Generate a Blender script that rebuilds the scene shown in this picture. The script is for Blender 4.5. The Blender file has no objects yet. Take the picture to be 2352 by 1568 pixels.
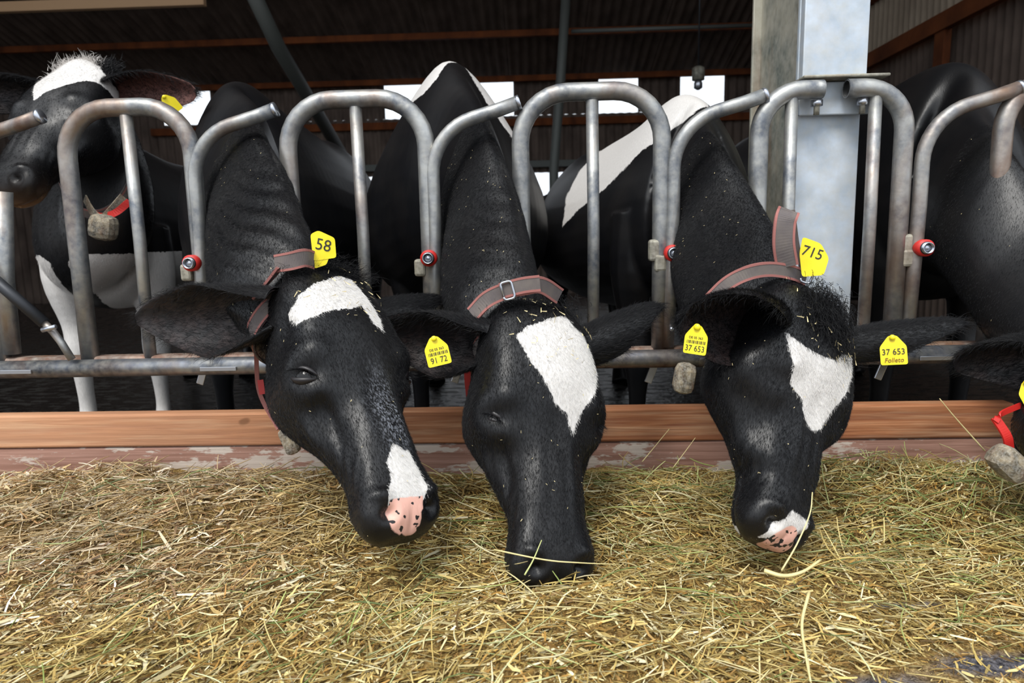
import bpy, bmesh, math, random
import numpy as np
from mathutils import Vector, Matrix
SC = bpy.context.scene
COL = SC.collection
rng = np.random.default_rng(7)
random.seed(7)
# ------------------------------------------------------------------ camera
W, H, F, HC = 2352, 1568, 1568.0, 0.88
yaw, pitch, roll = -0.0365, 0.1484, -0.0216
D = 1.998                                   # distance of the feed fence
cy_, sy_ = math.cos(yaw), math.sin(yaw)
FWD = np.array([sy_*math.cos(pitch), cy_*math.cos(pitch), -math.sin(pitch)])
_r = np.array([cy_, -sy_, 0.0]); _u = np.cross(_r, FWD)
RT = _r*math.cos(roll) + _u*math.sin(roll)
UP = -_r*math.sin(roll) + _u*math.cos(roll)
def at(px, py, y):
    """world point at depth y that is seen at pixel px, py"""
    d = FWD + RT*(px-W/2)/F - UP*(py-H/2)/F
    return np.array([0, 0, HC]) + d*(y/d[1])
cam = bpy.data.objects.new('camera', bpy.data.cameras.new('camera'))
COL.objects.link(cam)
cam.data.sensor_width = 36.0; cam.data.lens = 24.0
cam.data.clip_start = 0.02; cam.data.clip_end = 500
m = Matrix(((RT[0], UP[0], -FWD[0], 0), (RT[1], UP[1], -FWD[1], 0), (RT[2], UP[2], -FWD[2], HC), (0, 0, 0, 1)))
cam.matrix_world = m
SC.camera = cam
cam.data.dof.use_dof = True; cam.data.dof.focus_distance = 1.5; cam.data.dof.aperture_fstop = 5.0
# ------------------------------------------------------------------ light
world = bpy.data.worlds.new('overcast'); SC.world = world; world.use_nodes = True
nt = world.node_tree; bg = nt.nodes['Background']
tcn = nt.nodes.new('ShaderNodeTexCoord'); sx = nt.nodes.new('ShaderNodeSeparateXYZ'); cr = nt.nodes.new('ShaderNodeValToRGB')
nt.links.new(tcn.outputs['Generated'], sx.inputs[0]); nt.links.new(sx.outputs[2], cr.inputs[0]); nt.links.new(cr.outputs[0], bg.inputs[0])
cr.color_ramp.elements[0].position = 0.0; cr.color_ramp.elements[0].color = (0.42, 0.45, 0.50, 1)
cr.color_ramp.elements[1].position = 1.0; cr.color_ramp.elements[1].color = (0.90, 0.95, 1.0, 1)
e2 = cr.color_ramp.elements.new(0.10); e2.color = (0.55, 0.59, 0.64, 1)
bg.inputs[1].default_value = 2.2
sun_d = bpy.data.lights.new('sun', 'SUN'); sun_d.energy = 3.2; sun_d.angle = math.radians(22); sun_d.color = (1.0, 0.97, 0.92)
sun = bpy.data.objects.new('sun', sun_d); COL.objects.link(sun)
sun.rotation_euler = Vector((0.30, 0.62, -1.0)).to_track_quat('-Z', 'Y').to_euler()
SC.view_settings.view_transform = 'Standard'; SC.view_settings.look = 'None'
SC.view_settings.exposure = 0.0; SC.view_settings.gamma = 1.0; SC.view_settings.use_curve_mapping = False

# ------------------------------------------------------------------ materials
def rgb(h, k=1.0):
    h = h.lstrip('#'); v = [int(h[i:i+2], 16)/255 for i in (0, 2, 4)]
    return tuple(k*(c/12.92 if c <= 0.04045 else ((c+0.055)/1.055)**2.4) for c in v) + (1,)
class NB:
    def __init__(s, name):
        s.m = bpy.data.materials.new(name); s.m.use_nodes = True
        s.t = s.m.node_tree; s.b = s.t.nodes['Principled BSDF']
        s.tc = s.t.nodes.new('ShaderNodeTexCoord')
    def n(s, kind, **kw):
        o = s.t.nodes.new('ShaderNode'+kind)
        for k, v in kw.items():
            if hasattr(o, k) and not k in o.inputs: setattr(o, k, v)
            else: o.inputs[k.replace('_', ' ')].default_value = v
        return o
    def l(s, a, b): s.t.links.new(a, b)
    def coord(s, scale=(1, 1, 1), rot=(0, 0, 0), src='Object'):
        mp = s.n('Mapping'); mp.inputs['Scale'].default_value = scale; mp.inputs['Rotation'].default_value = rot
        s.l(s.tc.outputs[src], mp.inputs[0]); return mp.outputs[0]
    def noise(s, scale, detail=4, sc=(1, 1, 1), rough=0.55, dist=0.0, src='Object'):
        o = s.n('TexNoise'); o.inputs['Scale'].default_value = scale; o.inputs['Detail'].default_value = detail
        o.inputs['Roughness'].default_value = rough; o.inputs['Distortion'].default_value = dist
        s.l(s.coord(sc, src=src), o.inputs['Vector']); return o.outputs[0]
    def ramp(s, fac, stops, interp='LINEAR'):
        o = s.n('ValToRGB'); o.color_ramp.interpolation = interp
        e = o.color_ramp.elements
        while len(e) < len(stops): e.new(0.5)
        for i, (p, c) in enumerate(stops):
            e[i].position = p; e[i].color = c if len(c) == 4 else (*c, 1)
        s.l(fac, o.inputs[0]); return o.outputs[0]
    def mix(s, fac, a, b, mode='MIX'):
        o = s.t.nodes.new('ShaderNodeMix'); o.data_type = 'RGBA'; o.blend_type = mode
        for v, sk in ((fac, o.inputs[0]), (a, o.inputs[6]), (b, o.inputs[7])):
            if hasattr(v, 'is_linked'): s.l(v, sk)
            else: sk.default_value = v
        return o.outputs[2]
    def math(s, op, a, b=0.0, c=0.0, clamp=False):
        o = s.t.nodes.new('ShaderNodeMath'); o.operation = op; o.use_clamp = clamp
        for i, v in enumerate((a, b, c)):
            if hasattr(v, 'is_linked'): s.l(v, o.inputs[i])
            else: o.inputs[i].default_value = v
        return o.outputs[0]
    def attr(s, name):
        o = s.n('Attribute'); o.attribute_name = name; return o
    def bump(s, h, strength=0.3, dist=0.01):
        o = s.n('Bump'); o.inputs['Strength'].default_value = strength; o.inputs['Distance'].default_value = dist
        s.l(h, o.inputs['Height']); s.l(o.outputs[0], s.b.inputs['Normal']); return o
    def set(s, **kw):
        for k, v in kw.items():
            sk = s.b.inputs[k.replace('_', ' ')]
            if hasattr(v, 'is_linked'): s.l(v, sk)
            else: sk.default_value = v
        return s
def simple(name, col, rough=0.5, metal=0.0, spec=0.5):
    return NB(name).set(Base_Color=col, Roughness=rough, Metallic=metal, Specular_IOR_Level=spec).m

def m_galv(name, base, dark, rust=0.35, scale=1.0, metal=0.75, rough=0.42):
    b = NB(name)
    n1 = b.noise(9*scale, 6); n2 = b.noise(45*scale, 4); n3 = b.noise(4*scale, 5, sc=(1, 1, .35), dist=1.5)
    c = b.ramp(n1, [(0.38, dark), (0.62, base)])
    c = b.mix(b.ramp(n2, [(0.35, (0, 0, 0)), (0.75, (.5, .5, .5))]), c, rgb('#b9b6ac'))
    c = b.mix(b.ramp(n3, [(0.5, (0, 0, 0)), (0.72, (rust, rust, rust))]), c, rgb('#7c5a3e'))
    b.set(Base_Color=c, Metallic=metal, Roughness=b.ramp(n1, [(0.3, (rough+.18,)*3), (0.7, (rough-.05,)*3)]))
    b.bump(n2, 0.25, 0.003); return b.m
M = {}
M['pipe'] = m_galv('worn_galvanised_pipe', rgb('#a6a7a6'), rgb('#61666e'), 0.75)
M['pipe_dark'] = m_galv('polished_dark_pipe', rgb('#8d929b'), rgb('#43474f'), 0.35, rough=0.34)
M['rust'] = m_galv('rusty_steel_rail', rgb('#8d6a58'), rgb('#5a4136'), 0.8, metal=0.3, rough=0.6)
M['zinc'] = m_galv('zinc_post', rgb('#c3ccd6'), rgb('#9fabb7'), 0.14, 0.7, metal=0.35, rough=0.5)
M['zinc_old'] = m_galv('weathered_zinc_post', rgb('#a39f90'), rgb('#5f665f'), 0.7, 0.8, metal=0.35, rough=0.55)
M['steel'] = simple('bright_steel', rgb('#b8bcc4'), 0.28, 0.9)
M['red'] = simple('red_plastic', rgb('#b8231d'), 0.5)
M['dark_steel'] = simple('dark_steel', rgb('#35373b'), 0.5, 0.6)
M['clasp'] = m_galv('grey_cast_clamp', rgb('#9a9686'), rgb('#5d5a50'), .5, 2, metal=.4, rough=.6)
def m_sheet(name, a, c2):
    b = NB(name); n = b.noise(2.2, 6, sc=(2.5, 1, 1)); b.set(Base_Color=b.ramp(n, [(.3, a), (.7, c2)]), Roughness=.85, Specular_IOR_Level=.2); return b.m
M['brown_steel'] = m_sheet('stained_roof_timber', rgb('#4a2614'), rgb('#7a4322'))
M['tan_wood'] = simple('pale_timber', rgb('#c9a37c'), .8)
M['grey_paint'] = simple('grey_painted_pipe', rgb('#50534f'), .6, .1)
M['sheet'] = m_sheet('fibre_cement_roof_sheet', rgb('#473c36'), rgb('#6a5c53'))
M['sheet_lit'] = m_sheet('lit_wall_sheet', rgb('#857767'), rgb('#a59683'))  # paler copy of the sheet colour, daylight on the side wall painted in
def m_wood():
    b = NB('orange_larch_plank')
    g = b.noise(3.0, 8, sc=(1, 8, 26), dist=.6); g2 = b.noise(60, 3, sc=(.05, 1, 1)); n = b.noise(2.2, 4, sc=(1, 1, 3)); k = b.noise(6.5, 1, sc=(1, 1, 1.3))
    c = b.ramp(g, [(.3, rgb('#7b4a34')), (.5, rgb('#95603f')), (.72, rgb('#b27c58'))])
    c = b.mix(b.ramp(n, [(.42, (0, 0, 0)), (.62, (.55, .55, .55))]), c, rgb('#6e4630'))
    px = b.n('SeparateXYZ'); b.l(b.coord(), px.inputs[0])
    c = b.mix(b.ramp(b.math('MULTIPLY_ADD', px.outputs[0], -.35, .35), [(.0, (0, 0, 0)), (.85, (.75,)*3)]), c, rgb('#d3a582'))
    c = b.mix(b.ramp(k, [(.79, (0, 0, 0)), (.81, (.6,)*3)]), c, rgb('#5a3a24'))
    c = b.mix(b.ramp(g2, [(.5, (0, 0, 0)), (.8, (.35,)*3)]), c, rgb('#e0c39e'))
    b.set(Base_Color=c, Roughness=.72, Specular_IOR_Level=.25); b.bump(g, .5, .004); return b.m
def m_wood2():
    b = NB('grey_peeling_plank')
    g = b.noise(3.0, 8, sc=(1, 8, 30), dist=.4); n = b.noise(5, 6, sc=(.6, 1, 2.2), rough=.7)
    c = b.ramp(g, [(.3, rgb('#7c5a4c')), (.7, rgb('#a58173'))])
    c = b.mix(b.ramp(n, [(.50, (0, 0, 0)), (.53, (.85,)*3)]), c, rgb('#bdb3a8'))
    b.set(Base_Color=c, Roughness=.8, Specular_IOR_Level=.2); b.bump(g, .5, .004); return b.m
M['wood'] = m_wood(); M['wood2'] = m_wood2()

# coat: black hide with white, pink and tan fields taken from per-vertex distances
def m_coat(name='black_and_white_coat', rough=.40):
    b = NB(name)
    e1 = b.noise(150, 2, sc=(1, 1, .25)); e2 = b.noise(28, 3)
    w = b.math('ADD', b.attr('white').outputs['Fac'], b.math('MULTIPLY_ADD', e1, .010, -.005))
    w = b.math('ADD', w, b.math('MULTIPLY_ADD', e2, .012, -.006))
    fac = b.math('MULTIPLY_ADD', w, 500, .5, clamp=True)
    n = b.noise(6, 5); h = b.noise(260, 3, sc=(1, 1, .22))
    blk = b.mix(b.ramp(n, [(.40, (0, 0, 0)), (.75, (1, 1, 1))]), (.0035, .0037, .0047, 1), (.0085, .0078, .0080, 1))
    blk = b.mix(b.math('MULTIPLY', b.attr('frost').outputs['Fac'], b.ramp(h, [(.45, (0, 0, 0)), (.62, (1, 1, 1))])), blk, (.35, .37, .42, 1))
    wht = b.mix(h, (.44, .42, .40, 1), (.74, .72, .70, 1))
    c = b.mix(fac, blk, wht)
    c = b.mix(b.math('MINIMUM', b.attr('tan').outputs['Fac'], 1.0), c, rgb('#a07a58'))
    spots = b.ramp(b.noise(70, 1), [(.37, (1, 1, 1)), (.39, (0, 0, 0))])
    pk = b.math('MULTIPLY_ADD', b.math('ADD', b.attr('pink').outputs['Fac'], b.math('MULTIPLY_ADD', e2, .008, -.004)), 500, .5, clamp=True)
    c = b.mix(pk, c, b.mix(spots, rgb('#d9a899'), (.02, .018, .02, 1)))
    b.set(Base_Color=c, Roughness=rough, Specular_IOR_Level=.36)
    hb = b.math('ADD', h, b.math('MULTIPLY', b.noise(20, 5, sc=(1, 1, .5)), .5))
    b.bump(hb, .14, .003); return b.m
M['coat'] = m_coat()
def m_hair():
    b = NB('short_cow_hair')
    a = b.attr('white'); fac = b.math('MULTIPLY_ADD', a.outputs['Fac'], 500, .5, clamp=True)
    c = b.mix(fac, (.0035, .0035, .0045, 1), (.62, .60, .575, 1))
    c = b.mix(b.math('MINIMUM', b.attr('tan').outputs['Fac'], 1.0), c, rgb('#8a6a4c'))
    b.set(Base_Color=c, Roughness=.40, Specular_IOR_Level=.22); return b.m
M['hair'] = m_hair()
b = NB('ear_skin'); n = b.noise(30, 4)
b.set(Base_Color=b.ramp(n, [(.35, (.006, .005, .006, 1)), (.8, (.030, .015, .013, 1))]), Roughness=.6)
M['ear_in'] = b.m
M['ear_pink'] = simple('brown_pink_ear_skin', rgb('#5d3a33'), .6)
M['eye'] = simple('dark_wet_eye', (.004, .003, .003, 1), .10, 0, .4)
M['lid'] = simple('black_eyelid', (.010, .008, .009, 1), .45)
M['lid_pink'] = simple('pale_eye_white', rgb('#b9a3a6'), .3)
def m_tag():
    b = NB('yellow_tag_plastic'); n = b.noise(25, 4)
    b.set(Base_Color=b.ramp(n, [(.3, rgb('#e3cf12')), (.7, rgb('#f2de2a'))]), Roughness=.35); return b.m
M['tag'] = m_tag(); M['ink'] = simple('black_tag_ink', (.02, .02, .015, 1), .6); M['ink_brown'] = simple('brown_marker_ink', rgb('#7a4a10'), .6)
def m_web():
    b = NB('grey_collar_webbing'); g = b.n('TexWave'); g.inputs['Scale'].default_value = 120; b.l(b.coord(), g.inputs['Vector'])
    n = b.noise(22, 5)
    b.set(Base_Color=b.mix(b.ramp(n, [(.3, (0, 0, 0)), (.8, (.6,)*3)]), rgb('#5c5657'), rgb('#837a70')), Roughness=.8, Specular_IOR_Level=.2)
    b.bump(g.outputs[0], .25, .002); return b.m
M['web'] = m_web(); M['web_edge'] = simple('faded_red_collar_edge', rgb('#96605a'), .85)
M['muddy'] = m_galv('muddy_plastic', rgb('#8d8068'), rgb('#3a342b'), .5, 5, metal=0, rough=.8)
b = NB('wet_slatted_concrete'); n = b.noise(9, 6, sc=(1, 2.2, 1)); n2 = b.noise(40, 4)
b.set(Base_Color=b.ramp(n, [(.3, rgb('#08080a')), (.7, rgb('#1a1917'))]), Roughness=b.ramp(n, [(.50, (.05,)*3), (.56, (.5,)*3)])); b.bump(b.math('ADD', n, n2), 1.0, .006)
M['wet'] = b.m
b = NB('grey_feed_alley_concrete'); n = b.noise(30, 6); n2 = b.noise(3, 4)
b.set(Base_Color=b.mix(n2, b.ramp(n, [(.35, rgb('#4a474c')), (.7, rgb('#8a868c'))]), rgb('#6b6456')), Roughness=.85); b.bump(n, .4, .006)
M['concrete'] = b.m
b = NB('hay_bed'); n = b.noise(60, 6); n2 = b.noise(9, 4); v = b.noise(180, 3)
c = b.ramp(n, [(.3, rgb('#4f3a1c')), (.5, rgb('#84683a')), (.7, rgb('#b59a5c'))]); c = b.mix(b.ramp(v, [(.5, (0, 0, 0)), (.7, (.6,)*3)]), c, rgb('#cbb478'))
gm = b.attr('bare'); conc = b.ramp(b.noise(120, 4), [(.35, rgb('#37353a')), (.7, rgb('#7d7a7e'))])
c = b.mix(b.math('MULTIPLY_ADD', b.math('ADD', gm.outputs['Fac'], b.math('MULTIPLY_ADD', n2, .5, -.25)), 3, 0, clamp=True), c, conc)
b.set(Base_Color=c, Roughness=.9, Specular_IOR_Level=.15); b.bump(b.math('ADD', n, v), 1.0, .012)
M['hay_bed'] = b.m
b = NB('hay_straw'); a = b.attr('tint')
b.set(Base_Color=a.outputs['Color'], Roughness=.55, Specular_IOR_Level=.35, Transmission_Weight=0.0); M['straw'] = b.m

# ------------------------------------------------------------------ mesh helpers
def mesh_obj(name, V, Fc, mat, parent=None, smooth=True):
    me = bpy.data.meshes.new(name); me.from_pydata([tuple(map(float, v)) for v in V], [], [tuple(f) for f in Fc]); me.update()
    if smooth: me.polygons.foreach_set('use_smooth', [True]*len(me.polygons))
    if mat: me.materials.append(mat)
    o = bpy.data.objects.new(name, me); COL.objects.link(o)
    if parent: o.parent = parent
    return o
def quick(name, V, Q, mat, parent=None, smooth=True):
    """fast numpy mesh, Q an (n,4) or (n,3) int array"""
    V = np.asarray(V, np.float32); Q = np.asarray(Q, np.int32); k = Q.shape[1]
    me = bpy.data.meshes.new(name); me.vertices.add(len(V)); me.vertices.foreach_set('co', V.ravel())
    me.loops.add(Q.size); me.loops.foreach_set('vertex_index', Q.ravel())
    me.polygons.add(len(Q)); me.polygons.foreach_set('loop_start', np.arange(0, Q.size, k, dtype=np.int32))
    me.update(calc_edges=True)
    if smooth: me.polygons.foreach_set('use_smooth', np.ones(len(Q), bool))
    if mat: me.materials.append(mat)
    o = bpy.data.objects.new(name, me); COL.objects.link(o)
    if parent: o.parent = parent
    return o
def empty(name, loc=(0, 0, 0)):
    o = bpy.data.objects.new(name, None); COL.objects.link(o); o.location = loc; o.empty_display_size = .05; return o
def tag(o, label=None, cat=None, group=None, kind=None):
    if label: o['label'] = label
    if cat: o['category'] = cat
    if group: o['group'] = group
    if kind: o['kind'] = kind
    return o
def nrm(v):
    v = np.asarray(v, float); return v/(np.linalg.norm(v)+1e-12)
def catmull(P, n, closed=False):
    """resample control points with a centripetal-free Catmull-Rom, n samples per span"""
    P = np.asarray(P, float)
    if closed: Q = np.vstack([P[-1], P, P[0], P[1]])
    else: Q = np.vstack([2*P[0]-P[1], P, 2*P[-1]-P[-2]])
    out = []; S = len(Q)-3
    for i in range(S):
        p0, p1, p2, p3 = Q[i:i+4]
        for k in range(n):
            t = k/n
            out.append(.5*((2*p1)+(-p0+p2)*t+(2*p0-5*p1+4*p2-p3)*t*t+(-p0+3*p1-3*p2+p3)*t**3))
    if not closed: out.append(P[-1])
    return np.array(out)
def loft(rings, caps=True, base=0):
    n = len(rings[0]); V = [p for r in rings for p in r]; Fc = []
    for i in range(len(rings)-1):
        for j in range(n):
            a, b2 = i*n+j, i*n+(j+1) % n
            Fc.append((a, b2, b2+n, a+n))
    if caps:
        V.append(np.mean(rings[0], 0)); c0 = len(V)-1
        V.append(np.mean(rings[-1], 0)); c1 = len(V)-1
        for j in range(n):
            Fc.append((c0, (j+1) % n, j)); Fc.append((c1, (len(rings)-1)*n+j, (len(rings)-1)*n+(j+1) % n))
    return V, [tuple(x+base for x in f) for f in Fc]
def tube_rings(P, R, n=14, prof=None):
    P = np.asarray(P, float); R = np.broadcast_to(np.asarray(R, float), (len(P),)) if np.ndim(R) < 2 else R
    T = np.gradient(P, axis=0); T /= np.linalg.norm(T, axis=1)[:, None]+1e-12
    ref = np.array([0, 0, 1.0]) if abs(T[0][2]) < .9 else np.array([1.0, 0, 0])
    u = nrm(np.cross(T[0], ref)); rings = []
    for i in range(len(P)):
        u = nrm(u-T[i]*np.dot(u, T[i])); v = np.cross(T[i], u)
        rings.append([P[i]+R[i]*(math.cos(a)*u+math.sin(a)*v) for a in np.linspace(0, 2*math.pi, n, endpoint=False)])
    return rings
def tube(name, P, R, mat, parent=None, n=14, hollow=False):
    rings = tube_rings(P, R, n)
    if hollow:
        inner = tube_rings(P, np.asarray(R)*.84, n)
        V, Fc = loft(rings, False); V2, F2 = loft(inner, False, len(V)); F2 = [tuple(reversed(f)) for f in F2]
        k = len(V); V = list(V)+list(V2); Fc = Fc+F2
        for base in (0, len(rings)-1):
            for j in range(n):
                a, b2 = base*n+j, base*n+(j+1) % n
                Fc.append((a, b2, b2+k, a+k))
    else: V, Fc = loft(rings)
    return mesh_obj(name, V, Fc, mat, parent)
def box(name, c, s, mat, parent=None, bev=.004, rot=None):
    bm = bmesh.new(); bmesh.ops.create_cube(bm, size=1.0)
    bmesh.ops.scale(bm, vec=s, verts=bm.verts)
    if bev: bmesh.ops.bevel(bm, geom=list(bm.edges), offset=min(bev, min(s)*.4), segments=2, affect='EDGES', profile=.5)
    if rot is not None: bmesh.ops.rotate(bm, cent=(0, 0, 0), matrix=rot, verts=bm.verts)
    bmesh.ops.translate(bm, vec=c, verts=bm.verts)
    me = bpy.data.meshes.new(name); bm.to_mesh(me); bm.free()
    if mat: me.materials.append(mat)
    o = bpy.data.objects.new(name, me); COL.objects.link(o)
    if parent: o.parent = parent
    return o
def frame_matrix(o, x, z):
    """matrix with origin o, local x along x, local z along z"""
    z = nrm(z); x = nrm(np.asarray(x, float)-z*np.dot(x, z)); y = np.cross(z, x)
    return Matrix(((x[0], y[0], z[0], o[0]), (x[1], y[1], z[1], o[1]), (x[2], y[2], z[2], o[2]), (0, 0, 0, 1)))
def plate(name, pts, th, mat, mw, parent=None, bend=0.0):
    """flat outline (2-D points) with thickness, placed by matrix mw"""
    bm = bmesh.new(); vs = [bm.verts.new((x, y, 0)) for x, y in pts]; f = bm.faces.new(vs)
    r = bmesh.ops.extrude_face_region(bm, geom=[f]); bmesh.ops.translate(bm, vec=(0, 0, -th), verts=[v for v in r['geom'] if isinstance(v, bmesh.types.BMVert)])
    bmesh.ops.recalc_face_normals(bm, faces=bm.faces)
    me = bpy.data.meshes.new(name); bm.to_mesh(me); bm.free(); me.materials.append(mat); me.transform(mw)
    o = bpy.data.objects.new(name, me); COL.objects.link(o)
    if parent: o.parent = parent
    return o
def text(name, s, size, mat, mw, parent, sx=1.0, shear=0.0):
    cu = bpy.data.curves.new(name, 'FONT'); cu.body = s; cu.size = size; cu.align_x = 'CENTER'; cu.align_y = 'CENTER'
    cu.extrude = .0003; cu.shear = shear; cu.resolution_u = 3; cu.materials.append(mat)
    t = bpy.data.objects.new(name, cu); COL.objects.link(t); dg = bpy.context.evaluated_depsgraph_get(); dg.update()
    me = bpy.data.meshes.new_from_object(t.evaluated_get(dg)); bpy.data.objects.remove(t); bpy.data.curves.remove(cu)
    me.transform(mw @ Matrix.Diagonal((sx, 1, 1, 1))); me.materials.clear(); me.materials.append(mat)
    o = bpy.data.objects.new(name, me); COL.objects.link(o); o.parent = parent; return o

# ------------------------------------------------------------------ structure of the barn
def corrugated(name, p0, ex, ey, w, l, mat, parent, wave=.13, amp=.018, ny=2):
    """one corrugated sheet: width w along ex, length l along ey"""
    ex = nrm(ex); ey = nrm(ey); ez = np.cross(ex, ey); nx = int(w/wave*8)
    V = []; Q = []
    for j in range(ny+1):
        for i in range(nx+1):
            x = w*i/nx; V.append(np.array(p0)+ex*x+ey*(l*j/ny)+ez*amp*math.sin(2*math.pi*x/wave))
    for j in range(ny):
        for i in range(nx):
            a = j*(nx+1)+i; Q.append((a, a+1, a+nx+2, a+nx+1))
    return quick(name, V, Q, mat, parent)
fl = box('floor', (0, 10, -.05), (40, 16.0, .1), M['wet'], bev=0); tag(fl, kind='structure', label='wet dark slatted concrete floor of the cow barn')
fa = box('floor_feed_alley', (0, -8.02, .09), (60, 20.0, .2), M['concrete'], bev=0); tag(fa, kind='structure', label='grey concrete feed alley under the hay')
BW = 11.0                                     # far wall
roof = empty('ceiling'); tag(roof, kind='structure', label='dark corrugated barn roof on brown purlins')
sl = .29; zr = HC+2.42
def roof_z(y): return zr+sl*(BW-y)
ey = nrm([0, -1, sl]); nsh = 0
rows = [(BW+.1, 2.3), (BW-2.05, 2.3), (BW-4.2, 2.3), (BW-6.35, 2.6)]
proto_sheet = None
for r_, (ys, ln) in enumerate(rows):
    for i in range(12):
        x = -9.0+i*1.08
        if proto_sheet is None or r_ == 3 and i == 0:
            proto_sheet = corrugated('roof_sheet', (0, 0, 0), (1, 0, 0), ey, 1.10, ln, M['sheet'], roof)
            o = proto_sheet
        else:
            o = proto_sheet.copy(); COL.objects.link(o)
        o.location = (x, ys, roof_z(ys)+.05+.02*(r_ % 2)+.006*(i % 2)); o.rotation_euler = (0, 0, 0)
for k, y in enumerate([BW-.15, BW-1.28, BW-2.42, BW-3.6, BW-4.8]):
    box('purlin', (-1.2, y, roof_z(y)-.05), (14, .07, .085), M['brown_steel'], roof, .006)
# light rafters under the purlins and steel pipes
tb = at(-120, 40, 8.2); te = at(470, -4, 8.2)
box('purlin', ((tb[0]+te[0])/2, 8.2, (tb[2]+te[2])/2+.03), (te[0]-tb[0], .08, .11), M['tan_wood'], roof, .006)
hp = tube('conduit_pipe', [at(1312, 72, 8.3), at(1735, 58, 8.3)], [.022, .022], M['grey_paint'], roof)
fw = empty('wall_back'); tag(fw, kind='structure', label='dark corrugated back wall with open daylight gaps')
Z200, Z268, Z400, Z470 = [at(1100, p, BW)[2] for p in (200, 268, 400, 470)]
def wall_part(x0p, x1p, zt, zb):
    xa, xb = at(x0p, 250, BW)[0], at(x1p, 250, BW)[0]
    corrugated('wall_sheet', (xa, BW, zb), (1, 0, 0), (0, 0, 1), xb-xa, zt-zb, M['sheet'], fw, amp=.02)
for a, b2, t, bo in [(-700, 375, Z200+.12, Z268), (485, 885, Z200+.12, Z268), (1180, 1375, Z200+.12, Z268), (1465, 1562, Z200+.12, Z268), (1662, 3300, Z200+.12, Z268),
                     (-700, 3300, Z268, Z400), (-700, 778, Z400, Z470), (1620, 3300, Z400, Z470), (-700, 3300, Z470, -.05)]:
    wall_part(a, b2, t, bo)
box('gap_sill', (at(900, 282, BW)[0]+1.2, BW-.06, at(1300, 280, BW)[2]), (10, .08, .11), M['brown_steel'], fw)
box('wall_rail', (-2, BW-.10, at(1000, 384, BW)[2]), (12, .07, .10), M['grey_paint'], fw)
rw = empty('wall_right'); tag(rw, kind='structure', label='corrugated side wall with a band coloured as lit and brown rails')
XR = 3.9
for i in range(8):
    corrugated('wall_sheet', (XR, 2.2+i*1.1, HC+1.95), (0, 1, 0), (0, 0, 1), 1.12, .95, M['sheet_lit'], rw, wave=.11, amp=.02)  # band above the lower rail, its lit look comes from the colour
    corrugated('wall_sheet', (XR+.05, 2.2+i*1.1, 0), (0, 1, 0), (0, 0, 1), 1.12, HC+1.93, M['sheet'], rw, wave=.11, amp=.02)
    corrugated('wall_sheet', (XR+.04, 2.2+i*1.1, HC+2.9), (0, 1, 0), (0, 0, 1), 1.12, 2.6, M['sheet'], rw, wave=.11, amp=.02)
box('wall_rail', (XR-.06, 6.6, HC+1.92), (.08, 9.2, .16), M['brown_steel'], rw); box('wall_rail', (XR-.06, 6.6, HC+2.62), (.08, 9.2, .14), M['brown_steel'], rw)
box('wall_stud', (XR-.04, 6.9, HC+.9), (.07, .16, 1.9), M['brown_steel'], rw)
lw = empty('wall_left'); tag(lw, kind='structure', label='dark corrugated side wall at the far left')
for i in range(8):
    corrugated('wall_sheet', (-8.9, 2.2+i*1.1, 0), (0, 1, 0), (0, 0, 1), 1.12, 5.6, M['sheet'], lw, amp=.02)
# leaning roof braces
br = tube('roof_brace', [at(560, -60, 6.6), at(640, 110, 7.2), at(812, 400, 9.5)], [.075]*3, M['grey_paint']); tag(br, 'long grey steel pipe brace slanting down from the roof', 'pipe')
cp = tube('support_pipe', [at(1303, -60, 8.2), at(1288, 180, 8.2), at(1272, 390, 8.2), (at(1272, 390, 8.2)[0], 8.2, 0.0)], [.055]*4, M['grey_paint']); tag(cp, 'thin upright grey pipe standing under the roof behind the cows', 'pipe')
lampb = at(1604, 168, 7.6)
hl = empty('hanging_lamp', lampb); tag(hl, 'small dusty barn lamp hanging from the roof near the bright gap', 'lamp')
tube('lamp_housing', [(0, 0, .07), (0, 0, .05), (0, 0, -.07)], [.03, .065, .065], M['clasp'], hl); tube('lamp_globe', [(0, 0, -.07), (0, 0, -.10), (0, 0, -.15), (0, 0, -.17)], [.03, .045, .045, .015], M['steel'], hl)
tube('hanger', [(0, 0, .07), (0, 0, roof_z(7.6)-lampb[2]+.02)], [.008, .008], M['dark_steel'], hl)

# ------------------------------------------------------------------ big galvanised post
post = empty('steel_column', (.85, 2.2, 0)); tag(post, 'big galvanised steel H-column standing between the fence bays, right of centre', 'column')
def pb(n, c, s, m_, bev=.003): return box(n, (c[0]-.85, c[1]-2.2, c[2]), s, m_, post, bev)
pb('front_flange', (.848, 2.075, 2.1), (.182, .016, 4.3), M['zinc']); pb('back_flange', (.848, 2.50, 2.1), (.182, .016, 4.3), M['zinc_old']); pb('web', (.79, 2.288, 2.1), (.012, .41, 4.3), M['zinc_old'])
pb('sleeve', (.848, 2.050, 2.11), (.178, .03, 1.60), M['zinc'])
pb('mounting_plate', (.865, 2.030, 1.306), (.235, .075, .008), M['clasp']); pb('backing_plate', (.853, 2.045, 1.255), (.20, .012, .09), M['zinc'])
for x in (.79, .915):
    tube('bolt', [(x-.85, 2.005-2.2, 1.205), (x-.85, 2.005-2.2, 1.245)], [.008, .008], M['clasp'], post, 10)
    tube('nut', [(x-.85, 2.005-2.2, 1.228), (x-.85, 2.005-2.2, 1.245)], [.016, .016], M['steel'], post, 6)

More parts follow.
